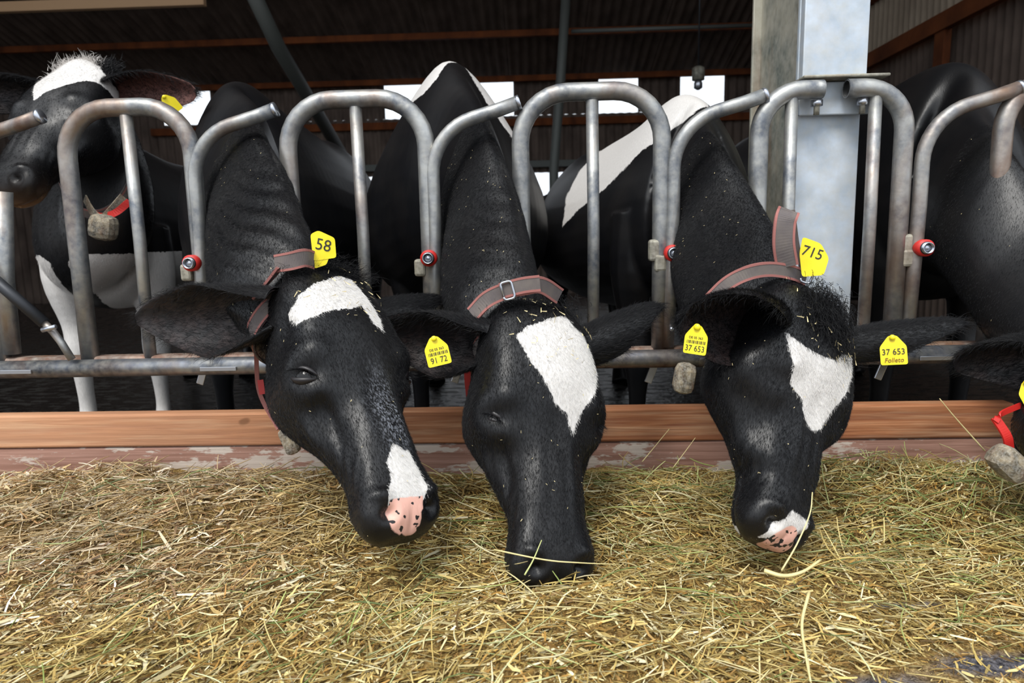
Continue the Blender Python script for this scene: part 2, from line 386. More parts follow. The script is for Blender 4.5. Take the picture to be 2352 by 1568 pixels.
# ------------------------------------------------------------------ self-locking feed fence
fence = empty('feed_fence', (0, D, 0)); tag(fence, 'galvanised tubular headlock fence with round arches between cows and hay', 'fence')
def fp(x, z, dy=0.0): return (x, dy, z)
ZR = .53; RA = .0265
def arch(xl, xr, zt, mat=None):
    r = .135; P = []
    P += [fp(xl, ZR), fp(xl, zt-r-.25)]
    for a in np.linspace(180, 90, 9): P.append(fp(xl+r+r*math.cos(math.radians(a)), zt-r+r*math.sin(math.radians(a))))
    for a in np.linspace(90, 0, 9): P.append(fp(xr-r+r*math.cos(math.radians(a)), zt-r+r*math.sin(math.radians(a))))
    P += [fp(xr, zt-r-.25), fp(xr, ZR)]
    tube('arch_tube', P, RA*.95, mat or M['pipe'], fence, 18)
arch(-1.354, -.985, 1.278); arch(-.704, -.306, 1.282); arch(-.037, .362, 1.284)
def half(xe, xs, zt, side):
    r = .115; P = [fp(xe, zt), fp(xe*.5+(xs-side*r)*.5, zt)]
    for a in np.linspace(90, 0, 10): P.append(fp(xs-side*r+side*r*math.cos(math.radians(a)), zt-r+r*math.sin(math.radians(a))))
    P += [fp(xs, zt-r-.2), fp(xs, ZR)]
    tube('arch_tube', P, RA*.95, M['pipe'], fence, 18, hollow=True)
half(.802, .632, 1.272, -1); half(.866, 1.03, 1.272, 1)
arch(1.298, 1.70, 1.284)
arch(-2.03, -1.63, 1.284)
for xm, zt in [(-1.168, 1.255), (-.503, 1.26), (.166, 1.26), (.718, 1.25), (.947, 1.25), (1.50, 1.26), (-1.83, 1.26)]:
    tube('upright_bar', [fp(xm, zt), fp(xm+.003, .9), fp(xm, ZR)], .0175, M['pipe'], fence, 14)
LX = [-.978, -.288, .393, 1.078, -1.66]
for i, x in enumerate(LX):
    r = .16; z0 = 1.225
    P = [fp(x-.012, ZR+.03, -.012), fp(x-.004, .80, -.012), fp(x, .95, -.012), fp(x, z0-r-.02, -.012)]
    for a in np.linspace(180, 105, 10): P.append(fp(x+r+r*math.cos(math.radians(a)), z0-r+r*math.sin(math.radians(a)), -.012))
    P += [fp(x+.19, z0+.014, -.012), fp(x+.245, z0+.032, -.012)]
    tube('swing_bar', P, .0195, M['pipe'] if i != 2 else M['pipe'], fence, 16)
    tube('end_cap', [fp(x+.243, z0+.031, -.012), fp(x+.252, z0+.034, -.012)], .0207, M['steel'], fence, 16)
    k = [(-.994, .832), (-.304, .832), (.388, .832), (1.083, .832), (-1.67, .832)][i]
    knob = tube('lock_knob', [fp(k[0], k[1], -.015), fp(k[0], k[1], -.052)], .0235, M['red'], fence, 20)
    tube('collar_ring', [fp(k[0], k[1], -.048), fp(k[0], k[1], -.056)], .0175, M['dark_steel'], knob, 20)
    tube('steel_cap', [fp(k[0], k[1], -.05), fp(k[0], k[1], -.066)], .0155, M['steel'], knob, 20, hollow=True)
    tube('pin', [fp(k[0], k[1], -.05), fp(k[0], k[1], -.060)], .010, M['steel'], knob, 12)
    box('latch', fp(k[0]-.030, k[1]-.028, -.004), (.034, .045, .05), M['clasp'], fence, .008)
    if i in (2, 3):
        box('latch', fp(k[0]-.038, k[1]+.008, -.008), (.05, .03, .062), M['clasp'], fence, .008)
    tube('pivot_pin', [fp(x-.004, .615, -.04), fp(x-.004, .615, -.02)], .006, M['steel'], fence, 10)
tube('front_rail', [fp(-2.6, .525, -.045), fp(-.2, .531, -.045), fp(2.4, .531, -.045)], .0262, M['pipe_dark'], fence, 18)
box('back_rail', fp(-.1, .535, .01), (5.0, .05, .045), M['rust'], fence, .008)
for xp in [(462, 862), (1497, 858), (2028, 850), (1050, 858)]:
    q = at(*xp, 1.96)
    rr = Matrix.Rotation(.35, 3, 'Y'); box('drop_tab', fp(q[0], q[2], -.03), (.022, .005, .060), M['steel'], fence, .002, rr)
for xa, xb in ((462, 545), (0, 75), (880, 1065), (2110, 2190)):
    a = at(xa, 856 if xa < 500 else 835, 1.93); b2 = at(xb, 856 if xa < 500 else 833, 1.93)
    box('rail_strip', fp((a[0]+b2[0])/2, ZR-.005, -.073), (b2[0]-a[0], .004, .012), M['steel'], fence, .001)
box('white_paint_mark', fp(-.716, 1.035, -.0225), (.018, .008, .105), simple('white_paint', rgb('#dfe4ee'), .6), fence, .003)
# end leg and release lever at the far left
tube('end_leg', [at(8, 440, D)-np.array([0, D, 0]), at(12, 640, D)-np.array([0, D, 0]), at(28, 812, D)-np.array([0, D, 0])], .024, M['pipe'], fence)
lev = empty('release_lever', at(-60, 600, 1.93)); tag(lev, 'dark steel release lever sloping down to the lower fence rail at left', 'lever')
def lp(px, py, y): return at(px, py, y)-np.array(lev.location)
tube('lever_tube', [lp(-60, 600, 1.93), lp(102, 742, 1.92)], .0165, M['dark_steel'], lev); tube('lever_rod', [lp(98, 738, 1.92), lp(122, 762, 1.92), lp(140, 785, 1.92), lp(165, 825, 1.92)], .0105, M['pipe'], lev)
tube('stop_plate', [lp(97, 758, 1.9), lp(128, 750, 1.9)], .007, M['steel'], lev)

# ------------------------------------------------------------------ planks under the fence
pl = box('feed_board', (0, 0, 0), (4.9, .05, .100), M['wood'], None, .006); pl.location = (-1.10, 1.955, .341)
pl2 = box('feed_board', (0, 0, 0), (4.9, .045, .115), M['wood2'], None, .006); pl2.location = (-1.10, 1.958, .231)
tag(pl, 'orange wooden board under the fence, clean upper one behind the hay', 'board'); tag(pl2, 'greyish peeling wooden board at hay level, below the orange one', 'board')
pl.rotation_euler = (0, 0, 0)
pl.scale = (1, 1, 1)

# ------------------------------------------------------------------ cows
HEAD = [  # t, front, back, half widths at depth fractions .05 .2 .45 .7 .92
 (-.035, .050, .125, (.034, .052, .058, .045, .028)),
 (.000, .018, .172, (.056, .080, .087, .077, .046)),
 (.050, .002, .202, (.070, .100, .102, .088, .056)),
 (.110, -.010, .230, (.078, .108, .109, .094, .060)),
 (.165, -.014, .246, (.082, .112, .112, .098, .062)),
 (.215, -.010, .252, (.080, .126, .124, .104, .066)),
 (.258, -.004, .244, (.064, .118, .122, .104, .062)),
 (.305, .000, .216, (.049, .083, .103, .090, .050)),
 (.350, .001, .182, (.043, .066, .083, .072, .040)),
 (.395, .002, .155, (.044, .063, .073, .060, .037)),
 (.435, .003, .142, (.048, .067, .071, .057, .039)),
 (.475, .001, .138, (.058, .080, .080, .066, .048)),
 (.512, .004, .134, (.064, .088, .087, .071, .050)),
 (.542, .018, .124, (.055, .078, .079, .061, .040)),
 (.562, .040, .106, (.030, .048, .050, .038, .021)),
]
FR = (.05, .2, .45, .7, .92)
def head_rings(M4, fat=1.0, muz=.88):
    keys = []
    for t, f, b_, ws in HEAD:
        k = 1-(1-muz)*min(1, max(0, (t-.40)/.07)); row = [t, f, f+(b_-f)*(.5+.5*k)]+[w*(fat if t < .40 else min(fat, 1.12))*k for w in ws]; keys.append(row)
    K = catmull(np.array(keys), 4)
    rings = []
    for r in K:
        t, f, b_ = r[:3]; ws = r[3:]; dd = b_-f
        half = [(0, f)]+[(w, f+s*dd) for w, s in zip(ws, FR)]+[(0, b_)]
        pts = half+[(-w, d) for w, d in half[-2:0:-1]]
        C = catmull(np.array(pts), 4, True)
        rings.append([M4 @ np.array([w, t, d, 1.0]) for w, d in C])
    return [[p[:3] for p in r] for r in rings]
def sweep_rings(keys, lat, n=36, per=6, egg=.34):
    """keys: crest point, throat point, half width"""
    K = catmull(np.array([list(c)+list(t)+[hw] for c, t, hw in keys]), per); rings = []
    C = (K[:, :3]+K[:, 3:6])/2; T = np.gradient(C, axis=0)
    for i, k in enumerate(K):
        c, t, hw = k[:3], k[3:6], k[6]; a = (c-t)/2; ctr = (c+t)/2
        l = nrm(np.cross(nrm(T[i]), a))
        if np.dot(l, lat) < 0: l = -l
        ring = []
        for th in np.linspace(0, 2*math.pi, n, endpoint=False):
            cs, sn = math.cos(th), math.sin(th)
            ring.append(ctr+a*np.sign(cs)*abs(cs)**.92+l*hw*sn*(1-egg*cs)*(1-.12*max(cs, 0)))
        rings.append(ring)
    return rings
def remesh(V, Fc, voxel, smooth=8):
    me = bpy.data.meshes.new('tmp'); me.from_pydata([tuple(map(float, v)) for v in V], [], Fc); me.update()
    o = bpy.data.objects.new('tmp', me); COL.objects.link(o)
    md = o.modifiers.new('r', 'REMESH'); md.mode = 'VOXEL'; md.voxel_size = voxel; md.adaptivity = 0
    dg = bpy.context.evaluated_depsgraph_get(); dg.update(); ev = o.evaluated_get(dg); m2 = ev.to_mesh()
    n = len(m2.vertices); co = np.empty(n*3, np.float32); m2.vertices.foreach_get('co', co); co = co.reshape(-1, 3).astype(float)
    q = np.empty(len(m2.loops), np.int32); m2.loops.foreach_get('vertex_index', q); Q = q.reshape(-1, 4)
    ed = np.empty(len(m2.edges)*2, np.int32); m2.edges.foreach_get('vertices', ed); ed = ed.reshape(-1, 2)
    ev.to_mesh_clear(); bpy.data.objects.remove(o); bpy.data.meshes.remove(me)
    a, b_ = ed[:, 0], ed[:, 1]; deg = np.bincount(np.r_[a, b_], minlength=n)[:, None]
    def lap(x):
        s = np.stack([np.bincount(np.r_[a, b_], np.r_[x[b_, k], x[a, k]], n) for k in range(3)], 1)
        return s/deg-x
    for _ in range(smooth):
        co = co+.5*lap(co); co = co-.47*lap(co)*(1 if _ % 2 else .6)
    return co, Q, lap
def vnormals(co, Q):
    fn = np.cross(co[Q[:, 2]]-co[Q[:, 0]], co[Q[:, 3]]-co[Q[:, 1]]); N = np.zeros_like(co)
    for k in range(4):
        for c in range(3): N[:, c] += np.bincount(Q[:, k], fn[:, c], len(co))
    return N/(np.linalg.norm(N, axis=1)[:, None]+1e-12)
def gs(P, c, r):
    d = (P-np.array(c))/np.array(r); return np.exp(-(d*d).sum(1))
EYE = np.array([.112, .238, .044])
def head_features(L):
    """displacement along the normal in head space (w, t, d); symmetric"""
    P = L.copy(); P[:, 0] = abs(P[:, 0]); d = np.zeros(len(P))
    d += .014*gs(P, (.096, .200, .022), (.026, .026, .040))       # brow
    d += .007*gs(P, (.100, .272, .055), (.02, .014, .035))        # lower rim
    d -= .013*gs(P, EYE, (.03, .017, .024))
    d -= .009*gs(P, (.080, .312, .040), (.03, .030, .03))
    d -= .010*gs(P, (.100, .120, .055), (.04, .035, .025))        # temple
    d += .010*gs(P, (.100, .200, .170), (.05, .07, .05))          # jaw muscle
    d += .013*gs(P, (.085, .320, .095), (.03, .060, .013))        # facial crest
    d -= .011*gs(P, (.070, .345, .052), (.03, .050, .014))
    d -= .007*gs(P, (.075, .360, .130), (.03, .050, .014))
    d += .006*gs(P, (.0, .160, -.01), (.05, .06, .03))
    d -= .006*gs(P, (.0, .265, .0), (.024, .05, .03))
    d += .005*gs(P, (.0, .360, .0), (.020, .07, .03))
    # nostril: comma shaped pit with a raised wing
    d -= .024*gs(P, (.044, .526, .022), (.015, .011, .018)); d -= .014*gs(P, (.060, .506, .034), (.012, .011, .018))
    d += .010*gs(P, (.054, .494, .010), (.018, .012, .02)); d += .005*gs(P, (.028, .532, .010), (.010, .014, .012))
    d -= .004*gs(P, (.0, .545, .02), (.004, .02, .03))
    d += .006*gs(P, (.034, .360, .0), (.012, .06, .02))           # edges of the nasal bone
    d += .004*np.exp(-((P[:, 2]-.02-.25*(P[:, 1]-.27))/.008)**2)*gs(P, (.07, .30, .03), (.04, .05, .06))  # tear ridge
    # mouth line
    mt = np.clip((P[:, 1]-.40)/.05, 0, 1); ml = .104-.10*np.clip(P[:, 1]-.50, 0, 1)
    d -= .011*mt*np.exp(-((P[:, 2]-ml)/.007)**2)
    d += .005*gs(P, (.055, .500, .080), (.03, .03, .016))          # upper lip
    # skin folds on the cheek
    s = P[:, 1]*.94+P[:, 2]*.34
    for k in range(4):
        d -= .0045*gs(P, (.078, .315+.030*k, .075), (.03, .045, .04))*np.sin((P[:, 2]*1.0-P[:, 1]*.45+.01*k)*260)
    return d
def sdf_poly(P, poly):
    """signed distance (positive inside) of 2-D points to a polygon"""
    poly = np.asarray(poly, float); A = poly; B = np.roll(poly, -1, 0); dm = np.full(len(P), 1e9); ins = np.zeros(len(P), bool)
    for a, b_ in zip(A, B):
        e = b_-a; w = P-a; t = np.clip((w@e)/(e@e+1e-12), 0, 1); q = w-t[:, None]*e; dm = np.minimum(dm, (q*q).sum(1))
        c = (a[1] > P[:, 1]) != (b_[1] > P[:, 1]); xi = a[0]+(P[:, 1]-a[1])*(e[0])/(e[1] if abs(e[1]) > 1e-9 else 1e-9); ins ^= c & (P[:, 0] < xi)
    s = np.sqrt(dm); return np.where(ins, s, -s)
def head_matrix(P, Mz, psi, scale=None):
    P = at(*P); Q = at(*Mz); T = nrm(Q-P); s = np.linalg.norm(Q-P)/.53
    n0 = np.array([math.sin(psi), -math.cos(psi), 0]); Nn = nrm(n0-T*np.dot(n0, T)); Wd = np.cross(Nn, T)
    M4 = np.eye(4); M4[:3, 0] = Wd*s; M4[:3, 1] = T*s; M4[:3, 2] = -Nn*s; M4[:3, 3] = P
    if abs(s-1.08) > .08: print('head scale', round(s, 3))
    return M4
def hp3(M4, w, t, d): return (M4@np.array([w, t, d, 1.0]))[:3]
def ear_mesh(base, tip, opening, width=.062, curl=1.0, n=22, m=17, droop=0.0):
    base = np.asarray(base, float); tip = np.asarray(tip, float); Ld = np.linalg.norm(tip-base); e = nrm(tip-base)
    o = nrm(opening-e*np.dot(opening, e)); s = np.cross(e, o); out = []
    for side, off in ((0, 0.0), (1, .0055)):
        for i in range(n):
            u = i/(n-1)
            w = width*(max(0.0, math.sin(math.pi*(.17+.79*u)**.92))**.60)*(1 if u < .97 else .62)
            phi = curl*(2.35*(1-u)**1.1+.75)           # half angle of the arc
            phi = min(phi, 2.6); R_ = w/max(math.sin(min(phi, 1.5708)), .3)/ (1.0 if phi < 1.57 else (1+.35*(phi-1.57)))
            ax = base+e*(Ld*u)+np.array([0, 0, -droop*math.sin(math.pi*u)])
            for j in range(m):
                v = -1+2*j/(m-1); a = v*phi
                rr = R_-(off if side else 0)*(1-abs(v)**6)
                out.append(ax+s*(rr*math.sin(a))-o*(rr*math.cos(a)-R_*.55))
    Q = []
    for side in (0, 1):
        for i in range(n-1):
            for j in range(m-1):
                a = side*n*m+i*m+j; q = (a, a+1, a+m+1, a+m); Q.append(q if side else q[::-1])
    for i in range(n-1):
        for j in (0, m-1):
            a = i*m+j; b_ = a+n*m; Q.append((a, a+m, b_+m, b_) if j == 0 else (a+m, a, b_, b_+m))
    for j in range(m-1):
        a = (n-1)*m+j; b_ = a+n*m; Q.append((a, a+1, b_+1, b_))
    # tangential data for hair: direction e
    return np.array(out), np.array(Q), e
def leg_rings(P, R): return tube_rings(catmull(np.array(P), 4), catmull(np.array([[r] for r in R]), 4)[:, 0], 14)

class Cow: pass
def build_cow(name, label, head, neck, wither, heading, voxel=.0065, body=True, fat=1.0, hip_shift=0.0, patches=None, headfat=1.0, group=None, shoulder=1.0):
    """head: 4x4 matrix or None; neck: list of (crest, throat, halfwidth) from head to shoulder; wither: point; heading: forward unit vector"""
    c = Cow(); c.M4 = head
    V = []; Fc = []
    def add(rings):
        v, f = loft(rings, True, len(V)); V.extend(v); Fc.extend(f)
    hd = nrm([heading[0], heading[1], 0]); lat = np.cross(hd, [0, 0, 1.0]); wx = np.array([wither[0], wither[1], 0.0]); zt = wither[2]
    def B(f, l, z): return wx+hd*f+lat*l+np.array([0, 0, z])
    keys = []
    if head is not None:
        add(head_rings(head, headfat))
        s = np.linalg.norm(head[:3, 0])
        keys.append((hp3(head, 0, .10, .075), hp3(head, 0, .205, .15), .055*s))
        keys.append((hp3(head, 0, .03, .065), hp3(head, 0, .145, .225), .082*s))
    keys += neck
    keys += [(B(.16, 0, zt-.04), B(.26, 0, .70), .17*fat*shoulder**.5), (B(0, 0, zt), B(.08, 0, .62), .225*fat*shoulder), (B(-.28, 0, zt-.03), B(-.25, 0, .60), .30*fat*shoulder**.7),
             (B(-.65, 0, zt-.05), B(-.65, 0, .56), .37*fat), (B(-1.05, 0, zt-.05), B(-1.05, 0, .60), .385*fat), (B(-1.40, 0, zt-.02), B(-1.38, 0, .74), .32*fat),
             (B(-1.66, 0, zt-.03), B(-1.62, 0, .84), .25*fat), (B(-1.84, 0, zt-.13), B(-1.80, 0, .95), .15*fat), (B(-1.90, 0, zt-.25), B(-1.88, 0, 1.05), .06*fat)]
    c.keys = keys
    add(sweep_rings(keys, lat))
    for sd in (-1, 1):
        add(leg_rings([B(.02, sd*.14, .95), B(.04, sd*.17, .75), B(.02, sd*.165, .55), B(.03, sd*.16, .42), B(.03, sd*.16, .30), B(.02, sd*.16, .16), B(.05, sd*.16, .075), B(.09, sd*.16, 0.0)],
                      [.12, .10, .062, .056, .036, .034, .046, .062]))
        add(leg_rings([B(-1.50, sd*.17, 1.05), B(-1.42, sd*.20, .85), B(-1.55, sd*.19, .66), B(-1.68, sd*.18, .50), B(-1.64, sd*.18, .32), B(-1.60, sd*.18, .14), B(-1.56, sd*.18, .07), B(-1.52, sd*.18, 0.0)],
                      [.19, .15, .085, .052, .036, .034, .046, .060]))
    co, Q, lap = remesh(V, Fc, voxel, 9)
    N = vnormals(co, Q); n0 = len(co)
    L = None
    if head is not None:
        Mi = np.linalg.inv(head); L = (np.c_[co, np.ones(n0)]@Mi.T)[:, :3]
        inh = (L[:, 1] > -.08) & (L[:, 1] < .62) & (abs(L[:, 0]) < .16) & (L[:, 2] > -.06) & (L[:, 2] < .28)
        d = np.zeros(n0); d[inh] = head_features(L[inh]); fade = np.clip((L[:, 1]+.02)/.05, 0, 1)*np.clip((.27-L[:, 2])/.03, 0, 1)
        co = co+N*(d*fade)[:, None]
    if L is not None and patches and 'crown' in patches: co = co+N*(patches['crown']*gs(L, (0, -.02, .05), (.055, .06, .05)))[:, None]
    if patches and 'folds' in patches:
        dsp = np.zeros(n0)
        for (ctr, rad, dr, fr, amp) in patches['folds']:
            dr = nrm(dr); dsp += amp*np.sin(((co-ctr)@dr)*fr+1.5*np.sin(co[:, 0]*23))*gs(co, ctr, (rad,)*3)
        co = co+N*dsp[:, None]
    N = vnormals(co, Q)
    # muscle relief on neck and trunk
    low = (np.sin(co[:, 0]*9+1)*np.sin(co[:, 2]*7+.5)+np.sin(co[:, 1]*8+co[:, 2]*5))*.003
    if L is not None: low = low*np.clip((np.linalg.norm(L-np.array([0, .25, .1]), axis=1)-.4)/.2, 0, 1)
    co = co+N*low[:, None]
    o = quick(name, co, Q, M['coat']); o['label'] = label; o['category'] = 'cow'
    if group: o['group'] = group
    c.o = o; c.co = co; c.Q = Q; c.N = vnormals(co, Q); c.L = L; c.hd = hd; c.lat = lat; c.B = B
    wh = np.full(n0, -.05); pk = np.full(n0, -.05); tn = np.zeros(n0); fr = np.zeros(n0)
    if patches:
        if L is not None:
            front = (L[:, 2] < patches.get('dmax', .12)) & (L[:, 1] > -.12) & (L[:, 1] < .62) & (abs(L[:, 0]) < .2)
            for poly in patches.get('head', []):
                s_ = sdf_poly(L[:, :2], poly); wh[front] = np.maximum(wh[front], s_[front])
            for (cw, ct, rw_, rt, cd, rd) in patches.get('pink', []):
                g = 1-np.sqrt(((L[:, 0]-cw)/rw_)**2+((L[:, 1]-ct)/rt)**2+((L[:, 2]-cd)/rd)**2); pk = np.maximum(pk, g*min(rw_, rt))
            for poly in patches.get('pinkpoly', []):
                s_ = sdf_poly(L[:, :2], poly); pk[front] = np.maximum(pk[front], s_[front])
            for (cw, ct, cd, r_, a_) in patches.get('frost', []): fr += a_*gs(L, (cw, ct, cd), r_)
            for (cw, ct, cd, r_, a_) in patches.get('tan', []): tn += a_*gs(L, (cw, ct, cd), r_)
        for poly, y0_, y1_ in patches.get('body', []):
            s_ = sdf_poly(co[:, [0, 2]], poly); ok = (co[:, 1] > y0_) & (co[:, 1] < y1_); wh[ok] = np.maximum(wh[ok], s_[ok])
        if 'func' in patches: wh = np.maximum(wh, patches['func'](c, co))
    c.wh = wh; c.tn = tn; c.pk = pk
    for nm, a in (('white', wh), ('pink', pk), ('tan', tn), ('frost', fr)):
        at_ = o.data.attributes.new(nm, 'FLOAT', 'POINT'); at_.data.foreach_set('value', a.astype(np.float32))
    return c
def add_ear(c, side, base, tip, opening, width=.062, curl=1.0, droop=0.0, fringe=420):
    b_ = hp3(c.M4, *base); V, Q, e = ear_mesh(b_, tip, np.asarray(opening, float), width, curl, droop=droop)
    ear = quick('ear', V, Q, M['coat'], c.o)
    inn = len(Q)
    ear.data.materials.append(M['ear_in'])
    mi = np.zeros(len(Q), np.int32); k = (22-1)*(17-1); mi[k:2*k] = 1; ear.data.polygons.foreach_set('material_index', mi)
    for nm in ('white', 'pink'):
        a = ear.data.attributes.new(nm, 'FLOAT', 'POINT'); a.data.foreach_set('value', np.full(len(V), -.05, np.float32))
    c.ears = getattr(c, 'ears', []); c.ears.append((ear, V, Q, e, nrm(opening)))
    return ear
HAIRN = [0]
def hair(name, parent, roots, dirs, length, rad, mat, white=None, tan=None, seg=3, curl=0.0, gravity=0.0):
    n = len(roots); hc = bpy.data.hair_curves.new(name); hc.add_curves([seg]*n)
    s = np.linspace(0, 1, seg)[None, :, None]; Lg = np.asarray(length).reshape(-1, 1, 1)
    P = roots[:, None, :]+dirs[:, None, :]*s*Lg
    if curl: 
        r1 = rng.normal(size=(n, 1, 3)); P = P+r1*(s**2)*Lg*curl+rng.normal(size=(n, 1, 3))*np.sin(s*3.2)*Lg*curl*.5
    if gravity: P[:, :, 2] -= (s[..., 0]**2)*Lg[..., 0]*gravity
    hc.position_data.foreach_set('vector', P.astype(np.float32).ravel())
    ra = hc.attributes.get('radius') or hc.attributes.new('radius', 'FLOAT', 'POINT')
    rr = (rad*(1-.85*s[..., 0]**1.5))*np.ones((n, 1)); ra.data.foreach_set('value', rr.astype(np.float32).ravel())
    if white is not None:
        a = hc.attributes.new('white', 'FLOAT', 'CURVE'); a.data.foreach_set('value', np.asarray(white, np.float32))
    if tan is not None:
        a = hc.attributes.new('tan', 'FLOAT', 'CURVE'); a.data.foreach_set('value', np.asarray(tan, np.float32))
    hc.materials.append(mat)
    o = bpy.data.objects.new(name, hc); COL.objects.link(o); o.parent = parent; HAIRN[0] += n
    return o
def sample(co, Q, mask, n):
    q = Q[mask]; A = np.linalg.norm(np.cross(co[q[:, 2]]-co[q[:, 0]], co[q[:, 3]]-co[q[:, 1]]), axis=1)
    idx = rng.choice(len(q), n, p=A/A.sum()); u = rng.random((n, 1)); v = rng.random((n, 1)); k = q[idx]
    w = [(1-u)*(1-v), u*(1-v), u*v, (1-u)*v]
    return k, w
def interp(a, k, w):
    if a.ndim == 1: return sum(w[i][:, 0]*a[k[:, i]] for i in range(4))
    return sum(w[i]*a[k[:, i]] for i in range(4))
def coat_hair(c, mask, n, length=.010, rad=.00028):
    k, w = sample(c.co, c.Q, mask, n); lt = interp(c.L, k, w)[:, 1]; kp = (interp(c.pk, k, w) < -.002) & ~((lt > .50) & (lt < .60) & (rng.random(n) < .35))
    k = k[kp]; w = [q[kp] for q in w]; n = len(k); P = interp(c.co, k, w); Nn = interp(c.N, k, w)
    T = c.M4[:3, 1]/np.linalg.norm(c.M4[:3, 1]); headish = np.clip((.42-np.linalg.norm(interp(c.L, k, w)-np.array([0, .25, .1]), axis=1))/.1, 0, 1)[:, None]
    flow = headish*T+(1-headish)*np.array([0, 0, -1.0])+rng.normal(size=(n, 3))*.18
    flow -= Nn*(flow*Nn).sum(1)[:, None]; flow /= np.linalg.norm(flow, axis=1)[:, None]+1e-9
    d = flow*.93+Nn*.36; wv = interp(c.wh, k, w)+rng.normal(size=n)*.0022
    lg = length*rng.uniform(.6, 1.3, n); lg *= np.clip((.56-interp(c.L, k, w)[:, 1])/.08, .15, 1)
    hair('short_coat', c.o, P, d, lg, rad, M['hair'], wv, interp(c.tn, k, w), 3, .12)
def ear_hair(c, n_out=5000, n_rim=700):
    for (ear, V, Q, e, op) in c.ears:
        N_ = vnormals(V, Q); k0 = (22-1)*(17-1)
        mo = np.zeros(len(Q), bool); mo[:k0] = True
        k, w = sample(V, Q, mo, n_out); P = interp(V, k, w); Nn = interp(N_, k, w); fl = e+rng.normal(size=(n_out, 3))*.15
        P0 = P; fl -= Nn*(fl*Nn).sum(1)[:, None]; d = fl*.9+Nn*.3
        z = np.full(n_out, -.05)
        hair('short_coat', c.o, P, d, .014*rng.uniform(.6, 1.4, n_out), .00028, M['hair'], z, z*0, 3, .12)
        mi = np.zeros(len(Q), bool); mi[k0:2*k0] = True
        k, w = sample(V, Q, mi, n_rim*3); P = interp(V, k, w); Nn = interp(N_, k, w); d = e*.55+Nn*.35+rng.normal(size=(len(P), 3))*.22
        z = np.full(len(P), -.05); hair('ear_fringe', c.o, P, d, .030*rng.uniform(.4, 1.3, len(P)), .00026, M['hair'], z, z*0, 4, .22, .15)
        k, w = sample(V, Q, mi, n_out//2); P = interp(V, k, w); Nn = interp(N_, k, w); fl = e+rng.normal(size=(len(P), 3))*.3
        z = np.full(len(P), -.05); hair('short_coat', c.o, P, fl*.85+Nn*.3, .016*rng.uniform(.5, 1.4, len(P)), .00025, M['hair'], z, z*0, 3, .15)
        # rim hairs
        rows = np.arange(22)*17; ri = np.r_[rows, rows+16, 21*17+np.arange(17)]
        ii = rng.choice(len(ri)-1, n_rim); P = V[ri[ii]]+rng.normal(size=(n_rim, 3))*.004; d = e*.8+rng.normal(size=(n_rim, 3))*.3
        z = np.full(n_rim, -.05); hair('ear_fringe', c.o, P, d, .024*rng.uniform(.5, 1.3, n_rim), .0003, M['hair'], z, z*0, 4, .15, .35)
def add_eye(c, side, opening=22, pink=False, r=.0255):
    s = np.linalg.norm(c.M4[:3, 0]); Wd, T, Dd = [c.M4[:3, i]/s for i in range(3)]
    out = nrm(Wd*side*.88-Dd*.46); ctr = hp3(c.M4, side*(EYE[0]-.004), EYE[1], EYE[2]+.004)-out*.009
    a = nrm(-Dd*.80*1+T*.42); a = nrm(a-out*np.dot(a, out)); b_ = nrm(-T-out*np.dot(-T, out)-a*np.dot(-T, a)); r = r*s
    V = []; n, m_ = 20, 14
    for i in range(m_+1):
        th = math.pi*i/m_
        for j in range(n): V.append(ctr+r*(out*math.cos(th)+math.sin(th)*(a*math.cos(2*math.pi*j/n)+b_*math.sin(2*math.pi*j/n))))
    Q = [(i*n+j, i*n+(j+1) % n, (i+1)*n+(j+1) % n, (i+1)*n+j) for i in range(m_) for j in range(n)]
    eye = quick('eye', V, Q, M['lid_pink'] if pink else M['eye'], c.o)
    for up, mat in ((1, M['lid']), (-1, M['lid'])):
        V = []; nu, nv = 22, 12
        for i in range(nu+1):
            v = math.radians(-86+172*i/nu); op = math.radians(opening*(math.cos(v)**.8 if up > 0 else .8*math.cos(v)))
            end = math.pi/2-op if up > 0 else math.pi/2+op*.75
            st = math.radians(-35) if up > 0 else math.radians(210)
            for j in range(nv+1):
                ph = st+(end-st)*j/nv; rr = r*(1.05+.10*math.exp(-((nv-j)/2.2)**2)+.05*math.sin(j*1.3)*(j > 3))
                V.append(ctr+rr*(a*math.sin(v)+math.cos(v)*(b_*math.cos(ph)+out*math.sin(ph))))
        Q = [(i*(nv+1)+j, (i+1)*(nv+1)+j, (i+1)*(nv+1)+j+1, i*(nv+1)+j+1) for i in range(nu) for j in range(nv)]
        if up < 0: Q = [q[::-1] for q in Q]
        lid = quick('eyelid', V, Q, mat, c.o)
        md = lid.modifiers.new('s', 'SOLIDIFY'); md.thickness = .002*s; md.offset = -1
        if up > 0:
            n_ = 70; v = np.radians(rng.uniform(-60, 60, n_)); op = np.radians(opening)*np.cos(v)**.8; ph = math.pi/2-op
            dr = np.sin(v)[:, None]*a+np.cos(v)[:, None]*(np.cos(ph)[:, None]*b_+np.sin(ph)[:, None]*out)
            z = np.full(n_, -.05); hair('eyelash', c.o, ctr+dr*r*1.17, dr*.9-b_*.55+np.sin(v)[:, None]*a*.3, .020*rng.uniform(.7, 1.2, n_), .0004, M['hair'], z, z*0, 4, .1)
    return eye
